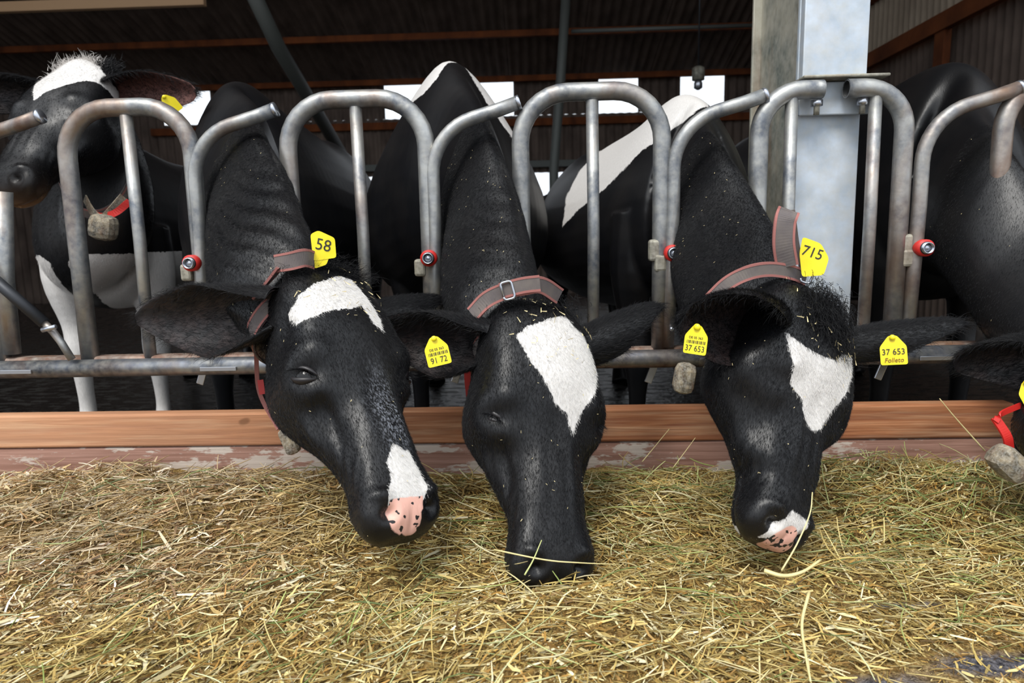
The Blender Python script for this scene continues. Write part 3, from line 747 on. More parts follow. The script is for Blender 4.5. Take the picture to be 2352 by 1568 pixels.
def ribbon(name, P, Wv, width, th, mat, parent, closed=False, nv=3):
    """band along P; Wv = width direction per point"""
    P = np.asarray(P, float); Wv = np.asarray(Wv, float); T = np.gradient(P, axis=0)
    if closed: T = np.roll(P, -1, 0)-np.roll(P, 1, 0)
    T /= np.linalg.norm(T, axis=1)[:, None]; Wn = Wv-T*(Wv*T).sum(1)[:, None]; Wn /= np.linalg.norm(Wn, axis=1)[:, None]; Nn = np.cross(T, Wn)
    rings = []
    for i in range(len(P)):
        w = Wn[i]*width/2; h = Nn[i]*th/2; rings.append([P[i]-w-h, P[i]+w-h, P[i]+w+h, P[i]-w+h])
    if closed: rings.append(rings[0])
    V, Fc = loft(rings, not closed); return mesh_obj(name, V, Fc, mat, parent, smooth=False)
def collar(c, i0, frac, tilt=(0, 0), width=.045, grow=1.05, off=(0, 0, 0), red=None, lump=None):
    """band round the neck between sweep keys i0 and i0+1"""
    k = [np.array(list(a)+list(b_)+[h]) for a, b_, h in c.keys]; K = k[i0]*(1-frac)+k[i0+1]*frac
    cr, thr, hw = K[:3], K[3:6], K[6]; a = (cr-thr)/2; ctr = (cr+thr)/2+np.array(off)
    tdir = nrm((k[i0+1][:3]+k[i0+1][3:6])-(k[i0][:3]+k[i0][3:6])); l = nrm(np.cross(tdir, a))
    if l[0] < 0: l = -l
    P = []
    for th in np.linspace(0, 2*math.pi, 56, endpoint=False):
        cs, sn = math.cos(th), math.sin(th)
        P.append(ctr+a*cs*grow+l*hw*sn*(1-.22*cs)*grow+.006*nrm(a*cs+l*hw*sn)+tdir*(tilt[0]*cs+tilt[1]*sn))
    P = np.array(P); Wv = np.tile(tdir, (len(P), 1))
    band = ribbon('collar', P, Wv, width, .004, M['web'], c.o, True)
    for s in (-1, 1):
        ribbon('collar_edging', P+tdir*s*(width/2-.003), Wv, .006, .0056, M['web_edge'], band, True)
    c.collar = (band, P, tdir, ctr, a, l); return band

HK = lambda p: np.array(p, float)
def wt(M4, pts, y0=1.35):
    """points on the face plane of a head, as (w, t)"""
    Mi = np.linalg.inv(M4); o = (Mi@np.array([0, 0, HC, 1]))[:3]; out = []
    for px, py in pts:
        q = (Mi@np.append(at(px, py, 2.0), 1))[:3]; d = q-o; s = (-.006-o[2])/d[2]; p = o+d*s; out.append((p[0], p[1]))
    return out
def xz(pts, y): return [tuple(at(px, py, y)[[0, 2]]) for px, py in pts]
def K(c, t, hw): return (at(*c), at(*t), hw)

# --- cow with tag 58, left of the middle
MA = head_matrix((772, 612, 1.52), (955, 1168, 1.22), .84)
A = build_cow('cow', 'black cow with white forehead and white nose, yellow tag 58, head turned right', MA,
    [K((700, 520, 1.66), (545, 740, 1.66), .098), K((635, 380, 1.88), (545, 690, 1.86), .102), K((585, 292, 2.06), (555, 620, 2.10), .108), K((572, 235, 2.35), (550, 640, 2.32), .15)],
    at(560, 192, 2.68), (.085, -1), shoulder=1.08, fat=1.0, headfat=1.06,
    patches=dict(dmax=.045, head=[wt(MA, [(683, 692), (700, 662), (735, 640), (790, 622), (818, 630), (848, 680), (872, 735), (878, 765), (850, 748), (828, 705), (800, 715), (760, 712), (735, 722), (700, 722)]),
                       wt(MA, [(905, 1015), (945, 1030), (972, 1075), (988, 1110), (985, 1140), (950, 1155), (905, 1155), (896, 1125), (905, 1090), (896, 1060)])],
                 pinkpoly=[wt(MA, [(903, 1140), (980, 1132), (984, 1158), (968, 1188), (950, 1206), (922, 1196), (908, 1170)])], pink=[(.0, .545, .02, .03, .02, .03)],
                 frost=[(.012, .35, .01, (.030, .085, .03), .75)],
                 body=[(xz([(345, 405), (420, 265), (480, 208), (560, 160), (592, 202), (535, 218), (452, 300), (395, 395)], 3.0), 2.3, 3.5)],
                 folds=[(at(540, 600, 1.75), .22, (.35, 0, 1), 150, .0048)]))
add_ear(A, -1, (-.082, .050, .085), at(308, 735, 1.60), (.10, -.95, -.05), .084, .80, .01)
add_ear(A, 1, (.080, .050, .085), at(1015, 692, 1.80), (.3, .5, -.8), .062, .9)
add_eye(A, -1, 21); add_eye(A, 1, 21)

# --- middle cow
MB = head_matrix((1262, 705, 1.50), (1292, 1310, 1.22), .42)
B_ = build_cow('cow', 'black cow in the middle with long white forehead blaze, muzzle in hay', MB,
    [K((1205, 600, 1.66), (1105, 800, 1.70), .118), K((1165, 440, 1.86), (1085, 720, 1.90), .112), K((1112, 290, 2.06), (1095, 640, 2.10), .100), K((1075, 215, 2.35), (1080, 640, 2.32), .15)],
    at(1035, 148, 2.72), (.10, -1), shoulder=1.38, fat=1.0, headfat=1.16,
    patches=dict(head=[wt(MB, [(1190, 765), (1215, 745), (1280, 722), (1310, 715), (1332, 745), (1347, 755), (1372, 810), (1384, 850), (1372, 890), (1345, 930), (1332, 960), (1320, 1000), (1300, 950), (1270, 925), (1240, 865), (1215, 830)])],
                 body=[(xz([(895, 250), (935, 190), (990, 140), (1050, 120), (1064, 165), (1045, 180), (1028, 225), (1000, 250), (960, 262)], 2.8), 2.3, 5), (xz([(1072, 170), (1110, 185), (1200, 320), (1190, 350), (1130, 270)], 2.9), 2.3, 5)],
                 folds=[(at(1050, 560, 1.80), .20, (.3, 0, 1), 140, .0014)]))
add_ear(B_, -1, (-.082, .050, .085), at(858, 768, 1.62), (.10, -.95, -.10), .078, .80, .01)
add_ear(B_, 1, (.080, .050, .085), at(1512, 708, 1.72), (.1, .35, -.95), .062, .85)
add_eye(B_, -1, 7, True); add_eye(B_, 1, 7)

# --- cow with tag 715, right of the middle
MC = head_matrix((1914, 695, 1.47), (1822, 1225, 1.22), .50)
C_ = build_cow('cow', 'black cow with white forehead patch, yellow neck tag 715 and pink nose in the hay', MC,
    [K((1820, 600, 1.66), (1650, 830, 1.62), .120), K((1735, 460, 1.86), (1600, 740, 1.86), .108), K((1645, 325, 2.06), (1600, 640, 2.10), .098), K((1600, 260, 2.32), (1585, 640, 2.32), .14)],
    at(1562, 222, 2.60), (.13, -1), fat=1.0, headfat=1.42,
    patches=dict(head=[wt(MC, [(1816, 762), (1850, 800), (1880, 820), (1910, 830), (1930, 815), (1968, 815), (1962, 860), (1932, 910), (1892, 985), (1870, 988), (1855, 960), (1850, 920), (1826, 880), (1820, 830)]),
                       wt(MC, [(1828, 1170), (1862, 1195), (1862, 1240), (1790, 1240), (1800, 1212)])],
                 pink=[(.005, .562, .035, .058, .030, .045)],
                 body=[(xz([(1490, 215), (1575, 205), (1568, 262), (1555, 300), (1530, 310), (1500, 335), (1440, 375), (1375, 445), (1330, 480), (1295, 520), (1308, 440), (1345, 370), (1400, 310), (1450, 255)], 2.9), 2.2, 5)]))
add_ear(C_, -1, (-.115, .080, .085), at(1572, 735, 1.27), (-.25, -.92, -.25), .086, 1.0)
add_ear(C_, 1, (.080, .050, .085), at(2208, 745, 1.60), (.1, .45, -.9), .050, .9)
add_eye(C_, -1, 6); add_eye(C_, 1, 6)

# --- cow at the right edge
MD = head_matrix((2660, 770, 1.48), (2640, 1330, 1.22), .30)
D_ = build_cow('cow', 'black cow at the right edge reaching down, head half out of view', MD,
    [K((2560, 650, 1.66), (2440, 880, 1.70), .12), K((2420, 490, 1.88), (2300, 790, 1.92), .115), K((2290, 315, 2.06), (2205, 640, 2.12), .105), K((2235, 245, 2.32), (2180, 640, 2.34), .15)],
    at(2150, 150, 2.65), (.10, -1), voxel=.008, fat=1.1)
add_ear(D_, -1, (-.085, .050, .085), at(2192, 845, 1.62), (.0, -.9, -.3), .075, .85)
add_ear(D_, 1, (.085, .050, .085), at(2790, 800, 1.62), (.0, -.9, -.3), .060, .85)
add_eye(D_, -1, 10); add_eye(D_, 1, 10)

# --- raised head at the left
ME = head_matrix((160, 145, 2.45), (-5, 405, 2.08), -.12)
def white_e(c, co):
    z = co[:, 2]; f = (co-c.B(0, 0, 0))@c.hd; l = (co-c.B(0, 0, 0))@c.lat
    return np.where((z < .86) & (f > -.3), np.minimum(.86-z, .03)-.55*np.clip(.10-abs(l-.03), 0, 1), -.05)
E_ = build_cow('cow', 'black cow at the left head raised behind fence, white tuft between ears', ME,
    [K((235, 190, 2.62), (215, 500, 2.50), .12), K((262, 262, 2.78), (245, 610, 2.58), .15)],
    at(225, 292, 3.0), (.19, -1), voxel=.009, headfat=1.3, fat=1.0,
    patches=dict(crown=.035, head=[wt(ME, [(100, 70), (170, 80), (200, 120), (240, 165), (195, 178), (150, 200), (82, 235), (74, 170), (100, 150)])],
                 tan=[(.0, .54, .11, (.06, .05, .05), 1.0)], func=white_e))
er = add_ear(E_, 1, (.085, .045, .085), at(448, 212, 2.38), (.0, -1, -.25), .070, .9); er.data.materials[1] = M['ear_pink']
add_ear(E_, -1, (-.085, .045, .085), at(-170, 210, 2.30), (.0, -1, -.1), .066, .8)
add_eye(E_, 1, 26); add_eye(E_, -1, 26)

def plain_cow(label, wither, heading, group=None, voxel=.013, func=None):
    hd = nrm([heading[0], heading[1], 0]); lat = np.cross(hd, [0, 0, 1.0]); w = np.array([wither[0], wither[1], 0.0])
    def B(f, l, z): return w+hd*f+lat*l+np.array([0, 0, z])
    P = B(.72, 0, 1.22); T = nrm(hd*.55-np.array([0, 0, 1.0])); Nn = nrm(hd-T*np.dot(hd, T)); Wd = np.cross(Nn, T)
    M4 = np.eye(4); s = 1.06; M4[:3, 0] = Wd*s; M4[:3, 1] = T*s; M4[:3, 2] = -Nn*s; M4[:3, 3] = P
    c = build_cow('cow', label, M4, [(B(.50, 0, 1.30), B(.50, 0, .92), .10), (B(.30, 0, 1.36), B(.34, 0, .80), .13)], wither, heading, voxel, patches=dict(func=func) if func else None, group=group)
    add_ear(c, -1, (-.08, .05, .085), B(.70, .26 if np.dot(Wd, lat) < 0 else -.26, 1.18), hd, .06, .85); add_ear(c, 1, (.08, .05, .085), B(.70, -.26 if np.dot(Wd, lat) < 0 else .26, 1.18), hd, .06, .85)
    add_eye(c, -1, 20); add_eye(c, 1, 20)
    return c
G1 = plain_cow('black cow farther back, dark hump between cow 715 and the column', (1.62, 6.95, 1.50), (.02, 1))
F1 = plain_cow('black cow cut off by the right picture edge behind the last fence arch', at(2560, 235, 2.75), (.25, -1), voxel=.012)

# ------------------------------------------------------------------ hair on the near cows
def region(c, ymax=2.15, side=None):
    ce = c.co[c.Q].mean(1); nn = c.N[c.Q].mean(1); v = np.array([0, 0, HC])-ce
    return (ce[:, 1] < ymax) & ((nn*v).sum(1) > -.25*np.linalg.norm(v, axis=1))
def whead(c): return None
NHAIR = 1.0
for c, n in ((A, 95000), (B_, 90000), (C_, 95000), (D_, 22000)):
    coat_hair(c, region(c), int(n*NHAIR), .0075, .00024)
coat_hair(E_, region(E_, 2.75), int(15000*NHAIR), .010, .00028)
for c in (A, B_, C_, D_, E_): ear_hair(c, int(7000*NHAIR), 420)
def forelock(c, pts, n, length, dirw, white=-.05, rad=.0004, curl=.35, spread=.02, tan=0.0):
    """longer hair at the poll; pts in head space"""
    pts = np.array(pts, float); k = rng.choice(len(pts), n); Lc = pts[k]+rng.normal(size=(n, 3))*spread*np.array([1.2, 1, .35])
    P = (np.c_[Lc, np.ones(n)]@c.M4.T)[:, :3]; s = np.linalg.norm(c.M4[:3, 0]); R3 = c.M4[:3, :3]/s
    d = (np.array(dirw)+rng.normal(size=(n, 3))*.28)@R3.T; d /= np.linalg.norm(d, axis=1)[:, None]
    hair('forelock', c.o, P, d, length*rng.uniform(.5, 1.2, n), rad, M['hair'], np.full(n, white), np.full(n, tan), 6, curl, .1)
crown = [(x, t, .030+.4*max(0, .02-t)) for x in (-.06, -.03, 0, .03, .06) for t in (-.02, .0)]
forelock(A, crown, 2200, .030, (.1, .2, -.7), curl=.4); forelock(B_, crown, 2400, .024, (0, .8, -.4), curl=.35)
forelock(C_, [(x, t, .0) for x in (-.045, -.02, .01, .035) for t in (.01, .035, .06, .085)], 5600, .028, (.0, .9, -.10), curl=.38, rad=.0004)
forelock(E_, [(x, -.02, .05) for x in (-.05, -.03, -.01, .01)], 6000, .022, (-.1, -.75, -.4), .05, rad=.0009, curl=.55, tan=.18)
forelock(E_, [(x, -.02, .06) for x in (.04, .07)], 2500, .026, (.4, -.5, -.1), -.05, rad=.0008, curl=.45)

# ------------------------------------------------------------------ collars and tags
def poly_round(pts, r=.004, n=3):
    out = []; pts = [np.array(p, float) for p in pts]
    for i, p in enumerate(pts):
        a, b_ = pts[i-1], pts[(i+1) % len(pts)]; u, v = nrm(a-p), nrm(b_-p); rr = min(r, .4*np.linalg.norm(a-p), .4*np.linalg.norm(b_-p))
        for k in range(n+1):
            t = k/n; q = (1-t)**2*(p+u*rr)+2*t*(1-t)*p+t*t*(p+v*rr); out.append(tuple(q))
    return out
def facing(o, up, toward=(0, 0, 0)):
    z = nrm(np.array([0, 0, HC])+np.array(toward)-np.asarray(o)); y = np.asarray(up, float); y = nrm(y-z*np.dot(y, z)); x = np.cross(y, z)
    return frame_matrix(o, x, z)
def lump(name, c, o, s, parent, rotz=.3):
    m_ = box(name, (0, 0, 0), s, M['muddy'], parent, min(s)*.35, Matrix.Rotation(rotz, 3, 'Y')); m_.location = o
    return m_
# cow 58
ca = collar(A, 1, .32, tilt=(-.03, .0), width=.042, grow=1.06)
def strip(pts, width, mat, parent, wv, name='strap', edge=True, th=.004):
    P = catmull(np.array(pts), 8); Wv = np.linspace(0, 1, len(P))[:, None]*(np.array(wv[1])-np.array(wv[0]))+np.array(wv[0])
    r_ = ribbon(name, P, Wv, width, th, mat, parent)
    if edge:
        T = np.gradient(P, axis=0); T /= np.linalg.norm(T, axis=1)[:, None]; Wn = Wv-T*(Wv*T).sum(1)[:, None]; Wn /= np.linalg.norm(Wn, axis=1)[:, None]
        for s in (-1, 1): ribbon(name+'_edging', P+Wn*s*(width/2-.002), Wn, .005, th*1.4, M['web_edge'], r_)
    return r_
strip([at(585, 682, 1.50), at(622, 640, 1.48), at(645, 612, 1.46)], .022, M['web'], ca, ((.6, 0, .6), (.8, 0, .6)))
strip([at(632, 606, 1.47), at(665, 600, 1.45), at(700, 592, 1.46), at(722, 598, 1.50)], .038, M['web'], ca, ((.2, 0, 1), (.1, 0, 1)))
tm = facing(at(742, 566, 1.50), (-.12, 0, 1)); tg = plate('neck_tag', poly_round([(-.026, -.028), (.024, -.028), (.028, .015), (-.004, .036), (-.022, .030)], .006), .002, M['tag'], tm, A.o)
text('tag_number', '58', .036, M['ink'], tm@Matrix.Translation((.001, .002, .0006))@Matrix.Rotation(-.35, 4, 'Z'), tg, .95)
plate('tag_stem', poly_round([(-.026, -.045), (.0, -.040), (.012, -.020), (-.022, -.018)], .004), .003, M['tag'], tm@Matrix.Translation((0, 0, -.001)), tg)
l1 = lump('transponder', A, at(665, 1012, 1.53), (.035, .03, .065), A.o, -.35)
strip([at(588, 800, 1.60), at(596, 900, 1.60), at(640, 985, 1.56)], .010, M['web_edge'], A.o, ((1, .2, 0), (1, .2, .3)), 'throat_strap', False)
strip([at(598, 872, 1.595), at(603, 905, 1.590)], .014, M['red'], A.o, ((1, .2, 0), (1, .2, .3)), 'red_buckle', False)
# middle cow
cb = collar(B_, 1, .28, tilt=(-.02, .0), width=.042, grow=1.05)
bc = at(1165, 668, 1.53); bmx = facing(bc, (.35, 0, 1))
def ring_rect(name, mw, w, h, r, mat, parent):
    P = [(-w, -h), (w, -h), (w, h), (-w, h)]; P = poly_round(P, min(w, h)*.6, 4); P = P+[P[0]]
    o = tube(name, [tuple((mw@Vector((x, y, 0)))[:]) for x, y in P], r, mat, parent, 10); return o
strip([at(1085, 722, 1.50), at(1118, 688, 1.49), at(1160, 668, 1.485), at(1205, 658, 1.485), at(1245, 655, 1.50), at(1285, 680, 1.54)], .036, M['web'], cb, ((.3, 0, 1), (.3, 0, 1)))
strip([at(1150, 668, 1.478), at(1200, 655, 1.475), at(1240, 650, 1.48)], .034, M['web'], cb, ((.1, 0, 1), (.1, 0, 1)), 'strap_end')
ring_rect('buckle', facing(at(1166, 667, 1.47), (-.25, 0, 1)), .012, .019, .0028, M['steel'], cb)
strip([at(1074, 832, 1.66), at(1074, 868, 1.66), at(1078, 910, 1.66)], .016, M['red'], B_.o, ((1, 0, 0), (1, 0, 0)), 'red_buckle', False)
# cow 715
cc = collar(C_, 1, .25, tilt=(-.02, .0), width=.042, grow=1.05)
strip([at(1632, 688, 1.46), at(1672, 650, 1.45), at(1720, 626, 1.44), at(1770, 618, 1.45), at(1820, 626, 1.47), at(1850, 640, 1.50)], .030, M['web'], cc, ((.3, 0, 1), (.1, 0, 1)))
strip([at(1808, 612, 1.46), at(1800, 560, 1.45), at(1803, 510, 1.45), at(1812, 482, 1.46)], .044, M['web'], cc, ((1, -.2, .1), (1, .2, .35)), 'strap_end')
strip([at(1820, 482, 1.465), at(1830, 560, 1.475), at(1845, 632, 1.49)], .010, M['web'], cc, ((1, -.2, .1), (1, .2, .2)), 'strap_end', False)
ring_rect('buckle', facing(at(1855, 632, 1.47), (.4, 0, 1)), .010, .016, .0025, M['steel'], cc)
tm = facing(at(1863, 590, 1.46), (-.1, 0, 1)); tg = plate('neck_tag', poly_round([(-.020, -.040), (.022, -.040), (.034, -.006), (.020, .026), (-.014, .044), (-.022, .010)], .007), .002, M['tag'], tm, C_.o)
text('tag_number', '715', .030, M['ink'], tm@Matrix.Translation((.003, .008, .0006))@Matrix.Rotation(-.42, 4, 'Z'), tg, .95)
lump('transponder', C_, at(1572, 868, 1.62), (.05, .05, .075), C_.o, .15)
# right cow and raised cow
collar(D_, 1, .3, width=.042, grow=1.04)
strip([at(2285, 958, 1.50), at(2312, 1000, 1.48), at(2318, 1030, 1.48), at(2322, 1060, 1.48)], .022, M['red'], D_.o, ((1, .2, 0), (1, .2, .3)), 'red_buckle', False)
strip([at(2345, 930, 1.52), at(2300, 950, 1.5), at(2286, 968, 1.49)], .012, M['red'], D_.o, ((0, .2, 1), (1, .2, .3)), 'throat_strap', False)
lump('transponder', D_, at(2316, 1064, 1.46), (.085, .06, .060), D_.o, .75)
ce_ = collar(E_, 1, .9, tilt=(0, 0), width=.05, grow=1.06)
strip([at(200, 468, 2.33), at(225, 495, 2.30), at(262, 490, 2.28), at(298, 462, 2.30)], .022, M['red'], E_.o, ((0, 0, 1), (.2, 0, 1)), 'red_buckle', False)
strip([at(195, 455, 2.33), at(215, 490, 2.30), at(240, 500, 2.28), at(285, 452, 2.32)], .03, M['muddy'], E_.o, ((0, 0, 1), (.2, 0, 1)), 'throat_strap', False)
lump('transponder', E_, at(238, 522, 2.27), (.085, .07, .085), E_.o, .2)
# ear tags
def eartag(c, o, up, rot, s=1.0, l1='', l2='', l3='', full=True, tilt=(0, 0, 0)):
    tm = facing(o, up, tilt)@Matrix.Rotation(rot, 4, 'Z')@Matrix.Scale(s, 4)
    g = plate('ear_tag', poly_round([(-.026, -.030), (.026, -.030), (.026, .010), (.008, .034), (-.008, .034), (-.026, .010)], .005), .0016, M['tag'], tm, c.o)
    if l1: text('tag_writing', l1, .0075, M['ink'], tm@Matrix.Translation((0, .006, .0006)), g, 1.0)
    if l1:
        for i, x in enumerate(np.linspace(-.020, .020, 15)):
            plate('bar_code', [(x, -.007), (x+.0009+.0006*(i*7 % 3), -.007), (x+.0009+.0006*(i*7 % 3), 0), (x, 0)], .0004, M['ink'], tm@Matrix.Translation((0, 0, .0005)), g)
    if l2: text('tag_writing', l2, .0185, M['ink'], tm@Matrix.Translation((0, -.018, .0006)), g, .88)
    if l3: text('tag_writing', l3, .014, M['ink_brown'], tm@Matrix.Translation((0, -.026, .0006)), g, .95, .25)
    tube('tag_button', [tuple((tm@Vector((0, .030, .0005)))[:]), tuple((tm@Vector((0, .030, .005)))[:])], .006, M['tag'], g, 14)
    return g
eartag(B_, at(1004, 808, 1.46), (0, 0, 1), .20, 1.0, 'DE 05 363', '91 72')
eartag(C_, at(1598, 782, 1.225), (.2, 0, 1), .10, .82, 'DE 05 363', '37 653', tilt=(-.55, 0, 0))
tm2 = eartag(C_, at(2052, 806, 1.50), (0, 0, 1), .12, 1.0, '', '', '')
tmm = facing(at(2052, 806, 1.50), (0, 0, 1))@Matrix.Rotation(.12, 4, 'Z')
text('tag_writing', '37 653', .0185, M['ink'], tmm@Matrix.Translation((0, -.002, .0012)), tm2, .88); text('tag_writing', 'Folleto', .014, M['ink_brown'], tmm@Matrix.Translation((0, -.020, .0012)), tm2, .95, .2)
eartag(D_, at(2372, 905, 1.50), (.4, 0, 1), .8, .9)
eartag(E_, at(392, 240, 2.28), (-.45, 0, 1), .25, .95)

# ------------------------------------------------------------------ hay
def vnoise(x, y, f, seed):
    r = np.random.default_rng(seed); g = r.random((64, 64)); u, v = (x*f) % 63, (y*f) % 63; i, j = u.astype(int), v.astype(int); a, b_ = u-i, v-j; a = a*a*(3-2*a); b_ = b_*b_*(3-2*b_)
    return (g[i, j]*(1-a)+g[(i+1) % 64, j]*a)*(1-b_)+(g[i, (j+1) % 64]*(1-a)+g[(i+1) % 64, (j+1) % 64]*a)*b_-.5
def hay_z(x, y):
    x = np.asarray(x, float); y = np.asarray(y, float); X, Y = x+10, y+10
    z = .180+.045*vnoise(X, Y, 3.1, 1)+.050*vnoise(X, Y, 7, 2)+.030*vnoise(X, Y, 15, 3)+.014*vnoise(X, Y, 34, 4)
    z += .055*np.exp(-((x+.80)/.42)**2-((y-1.72)/.26)**2)+.02*np.exp(-((x+1.6)/.5)**2-((y-1.7)/.4)**2)
    z += .050*np.exp(-((x-.92)/.40)**2-((y-1.72)/.25)**2)+.030*np.exp(-((x-.25)/.25)**2-((y-1.62)/.2)**2)
    z += .022*np.exp(-((x+.2)/.5)**2-((y-1.0)/.25)**2)
    z += .03*np.exp(-((x-.42)/.2)**2-((y-1.25)/.15)**2)+.030*np.exp(-((x-.05)/.16)**2-((y-1.14)/.10)**2)
    z -= .03*np.clip((x-.45)/.5, 0, 1)*np.clip((1.35-y)/.3, 0, 1)
    return np.maximum(z*1.0+.012, .193)
nx, ny = 520, 260; gx = np.linspace(-2.6, 2.6, nx); gy = .45+(1.935-.45)*np.linspace(0, 1, ny); GX, GY = np.meshgrid(gx, gy)
V = np.stack([GX.ravel(), GY.ravel(), (hay_z(GX, GY)+.006*rng.random(GX.shape)).ravel()], 1)
ii = np.arange(ny-1)[:, None]*nx+np.arange(nx-1)[None, :]; ii = ii.ravel(); Q = np.stack([ii, ii+1, ii+nx+1, ii+nx], 1)
hay = quick('hay_layer', V, Q, M['hay_bed']); tag(hay, 'matted layer of chopped hay and chaff spread before the fence', 'hay', kind='stuff')
def bare_f(x, y):
    return .9*np.exp(-((x-.74)/.16)**2-((y-1.02)/.05)**2)+.9*np.exp(-((x-.50)/.13)**2-((y-.95)/.05)**2)+.8*np.exp(-((x-.66)/.16)**2-((y-1.20)/.022)**2)
bare = bare_f(V[:, 0], V[:, 1])
a_ = hay.data.attributes.new('bare', 'FLOAT', 'POINT'); a_.data.foreach_set('value', (bare-.45).astype(np.float32))
def blocked(x, y):
    """keep straws from standing inside the muzzles"""
    m_ = np.zeros(len(x), bool)
    for c in (A, B_, C_, D_):
        p = hp3(c.M4, 0, .50, .07); m_ |= (x-p[0])**2+(y-p[1])**2 < .0050
    return m_
def straws(name, label, n, Lr, wr, cols, seg, tilt, lift, density=None, seed=1, curve=.15, ybias=1.0, tri=True):
    r = np.random.default_rng(seed); n = int(n*1.16); x = r.uniform(-2.3, 2.3, n*2); y = .55+(1.90-.55)*r.random(n*2)**ybias
    keep = abs(x-.10) < y*.88+.28
    if density is not None: keep &= r.random(n*2) < density(x, y)
    keep &= ~((bare_f(x, y) > .35) & (r.random(len(x)) < .78))
    keep &= ~(blocked(x, y) & (r.random(n*2) < .75)); x, y = x[keep][:n], y[keep][:n]; n = len(x)
    Ls = r.uniform(*Lr, n)*(r.random(n)**.6*.6+.4); w = r.uniform(*wr, n); th = r.uniform(0, 2*math.pi, n)+.0
    flow = r.random(n) < .35; th[flow] = r.normal(.25+.6*np.sin(x[flow]*2.3+y[flow]*3), .35)
    tl = r.normal(0, tilt, n); e = np.stack([np.cos(th)*np.cos(tl), np.sin(th)*np.cos(tl), np.sin(tl)], 1)
    z0 = hay_z(x, y)+r.uniform(-.004, lift, n)+abs(np.sin(tl))*Ls*.35; c0 = np.stack([x, y, z0], 1)
    s_ = np.stack([-np.sin(th), np.cos(th), r.normal(0, .3, n)], 1); bd = r.normal(0, curve, n); bu = r.normal(0, curve*.6, n); kink = (r.random(n) < .25)*r.normal(0, .35, n)
    u_ = np.linspace(-.5, .5, seg+1); k = 3 if tri else 2; VV = np.zeros((n, seg+1, k, 3)); upv = np.array([0, 0, 1.0])
    for i, u in enumerate(u_):
        p = c0+e*(Ls*u)[:, None]+s_*(Ls*(bd*(u*u*2)+kink*max(0, u-.05)))[:, None]+upv*(Ls*bu*(u*u*2-.3))[:, None]
        if seg > 1:   # let long stalks rest on the bed
            zb = hay_z(p[:, 0], p[:, 1])+.001; p[:, 2] = np.maximum(p[:, 2], zb)
        tp = w*(1-.45*abs(u*2)**3)
        if tri:
            for j in range(3):
                a = 2*math.pi*j/3+.5; VV[:, i, j] = p+s_*(tp*.55*math.cos(a))[:, None]+upv*(tp*.55*math.sin(a))[:, None]
        else:
            VV[:, i, 0] = p-s_*(tp*.6)[:, None]; VV[:, i, 1] = p+s_*(tp*.6)[:, None]+upv*(tp*.3)[:, None]
    base = (np.arange(n)*(seg+1)*k)[:, None]; Qs = []
    for i in range(seg):
        for j in range(k if tri else 1):
            a = i*k+j; b_ = i*k+(j+1) % k; Qs.append(base+np.array([[a, b_, b_+k, a+k]]))
    Q = np.stack(Qs, 1).reshape(-1, 4); o = quick(name, VV.reshape(-1, 3), Q, M['straw'], None, False)
    cc = np.array([rgb(c_)[:3] for c_ in cols]); ci = r.integers(0, len(cols), n); C = cc[ci]*r.uniform(.65, 1.15, (n, 1)); gr = np.exp(-((x-.15)/1.0)**2)
    left = np.clip((-x-.3)/.5, 0, 1)*np.clip((y-1.0)/.3, 0, 1); C = C*(1-left[:, None]*np.array([.0, .03, .0])); C[:, 2] += left*.10*C[:, 0]
    C4 = np.c_[C, np.ones(n)]; C4 = np.repeat(C4, (seg+1)*k, axis=0)
    at_ = o.data.attributes.new('tint', 'FLOAT_COLOR', 'POINT'); at_.data.foreach_set('color', C4.astype(np.float32).ravel())
    return tag(o, label, 'hay', kind='stuff')
STRAW = ['#cdb97c', '#d9c995', '#b59f62', '#c9b06a', '#a08a50', '#8f7a45', '#e2d6ac', '#b8a878', '#c2a866', '#9c8348']
BROWN = ['#8a6a34', '#73562a', '#a07a3c', '#5e4824', '#b08b4a', '#94743c', '#c0a060', '#6a5a30']
GREEN = ['#a9b06a', '#8f9c58', '#c3c88a', '#7c8a4a', '#b9bd86', '#d2d4a4', '#6d7a48']
clump = lambda x, y: np.clip(.35+1.6*vnoise(x+10, y+10, 4, 31)+.5*vnoise(x+10, y+10, 11, 32), .06, 1)
grn = lambda x, y: np.clip(.12+.9*np.exp(-((x-1.0)/.45)**2-((y-1.55)/.3)**2)+.5*np.exp(-((x-.2)/.5)**2)*np.clip(1.9*vnoise(x+10, y+10, 4, 41)+.5, 0, 1), 0, 1)
straws('chaff', 'fine brown chopped chaff covering the feed alley', 95000, (.008, .03), (.0010, .0026), BROWN+BROWN+STRAW[:3], 1, .35, .008, seed=3, tri=False)
straws('chopped_straw', 'short pale chopped stalks scattered over the hay layer', 40000, (.02, .06), (.0016, .0042), STRAW+BROWN[:5], 2, .25, .012, seed=5, tri=False, ybias=.9)
straws('hay_stalks', 'long pale dry grass stalks lying on the hay layer', 10000, (.05, .16), (.0016, .0034), STRAW, 5, .20, .026, clump, 7, .12)
straws('green_hay', 'long greenish dry grass stalks tangled on the hay, thickest at right', 7000, (.06, .18), (.0015, .0032), GREEN+STRAW[:4], 5, .20, .028, grn, 9, .14)
straws('wide_stalks', 'broad bleached straw pieces lying on the left of the hay', 1400, (.03, .10), (.003, .006), ['#d8c89a', '#c4b07e', '#e3d8b4', '#a89a6e'], 3, .2, .016, lambda x, y: np.clip(.15-.5*x, .05, 1), 11, .06, tri=False)
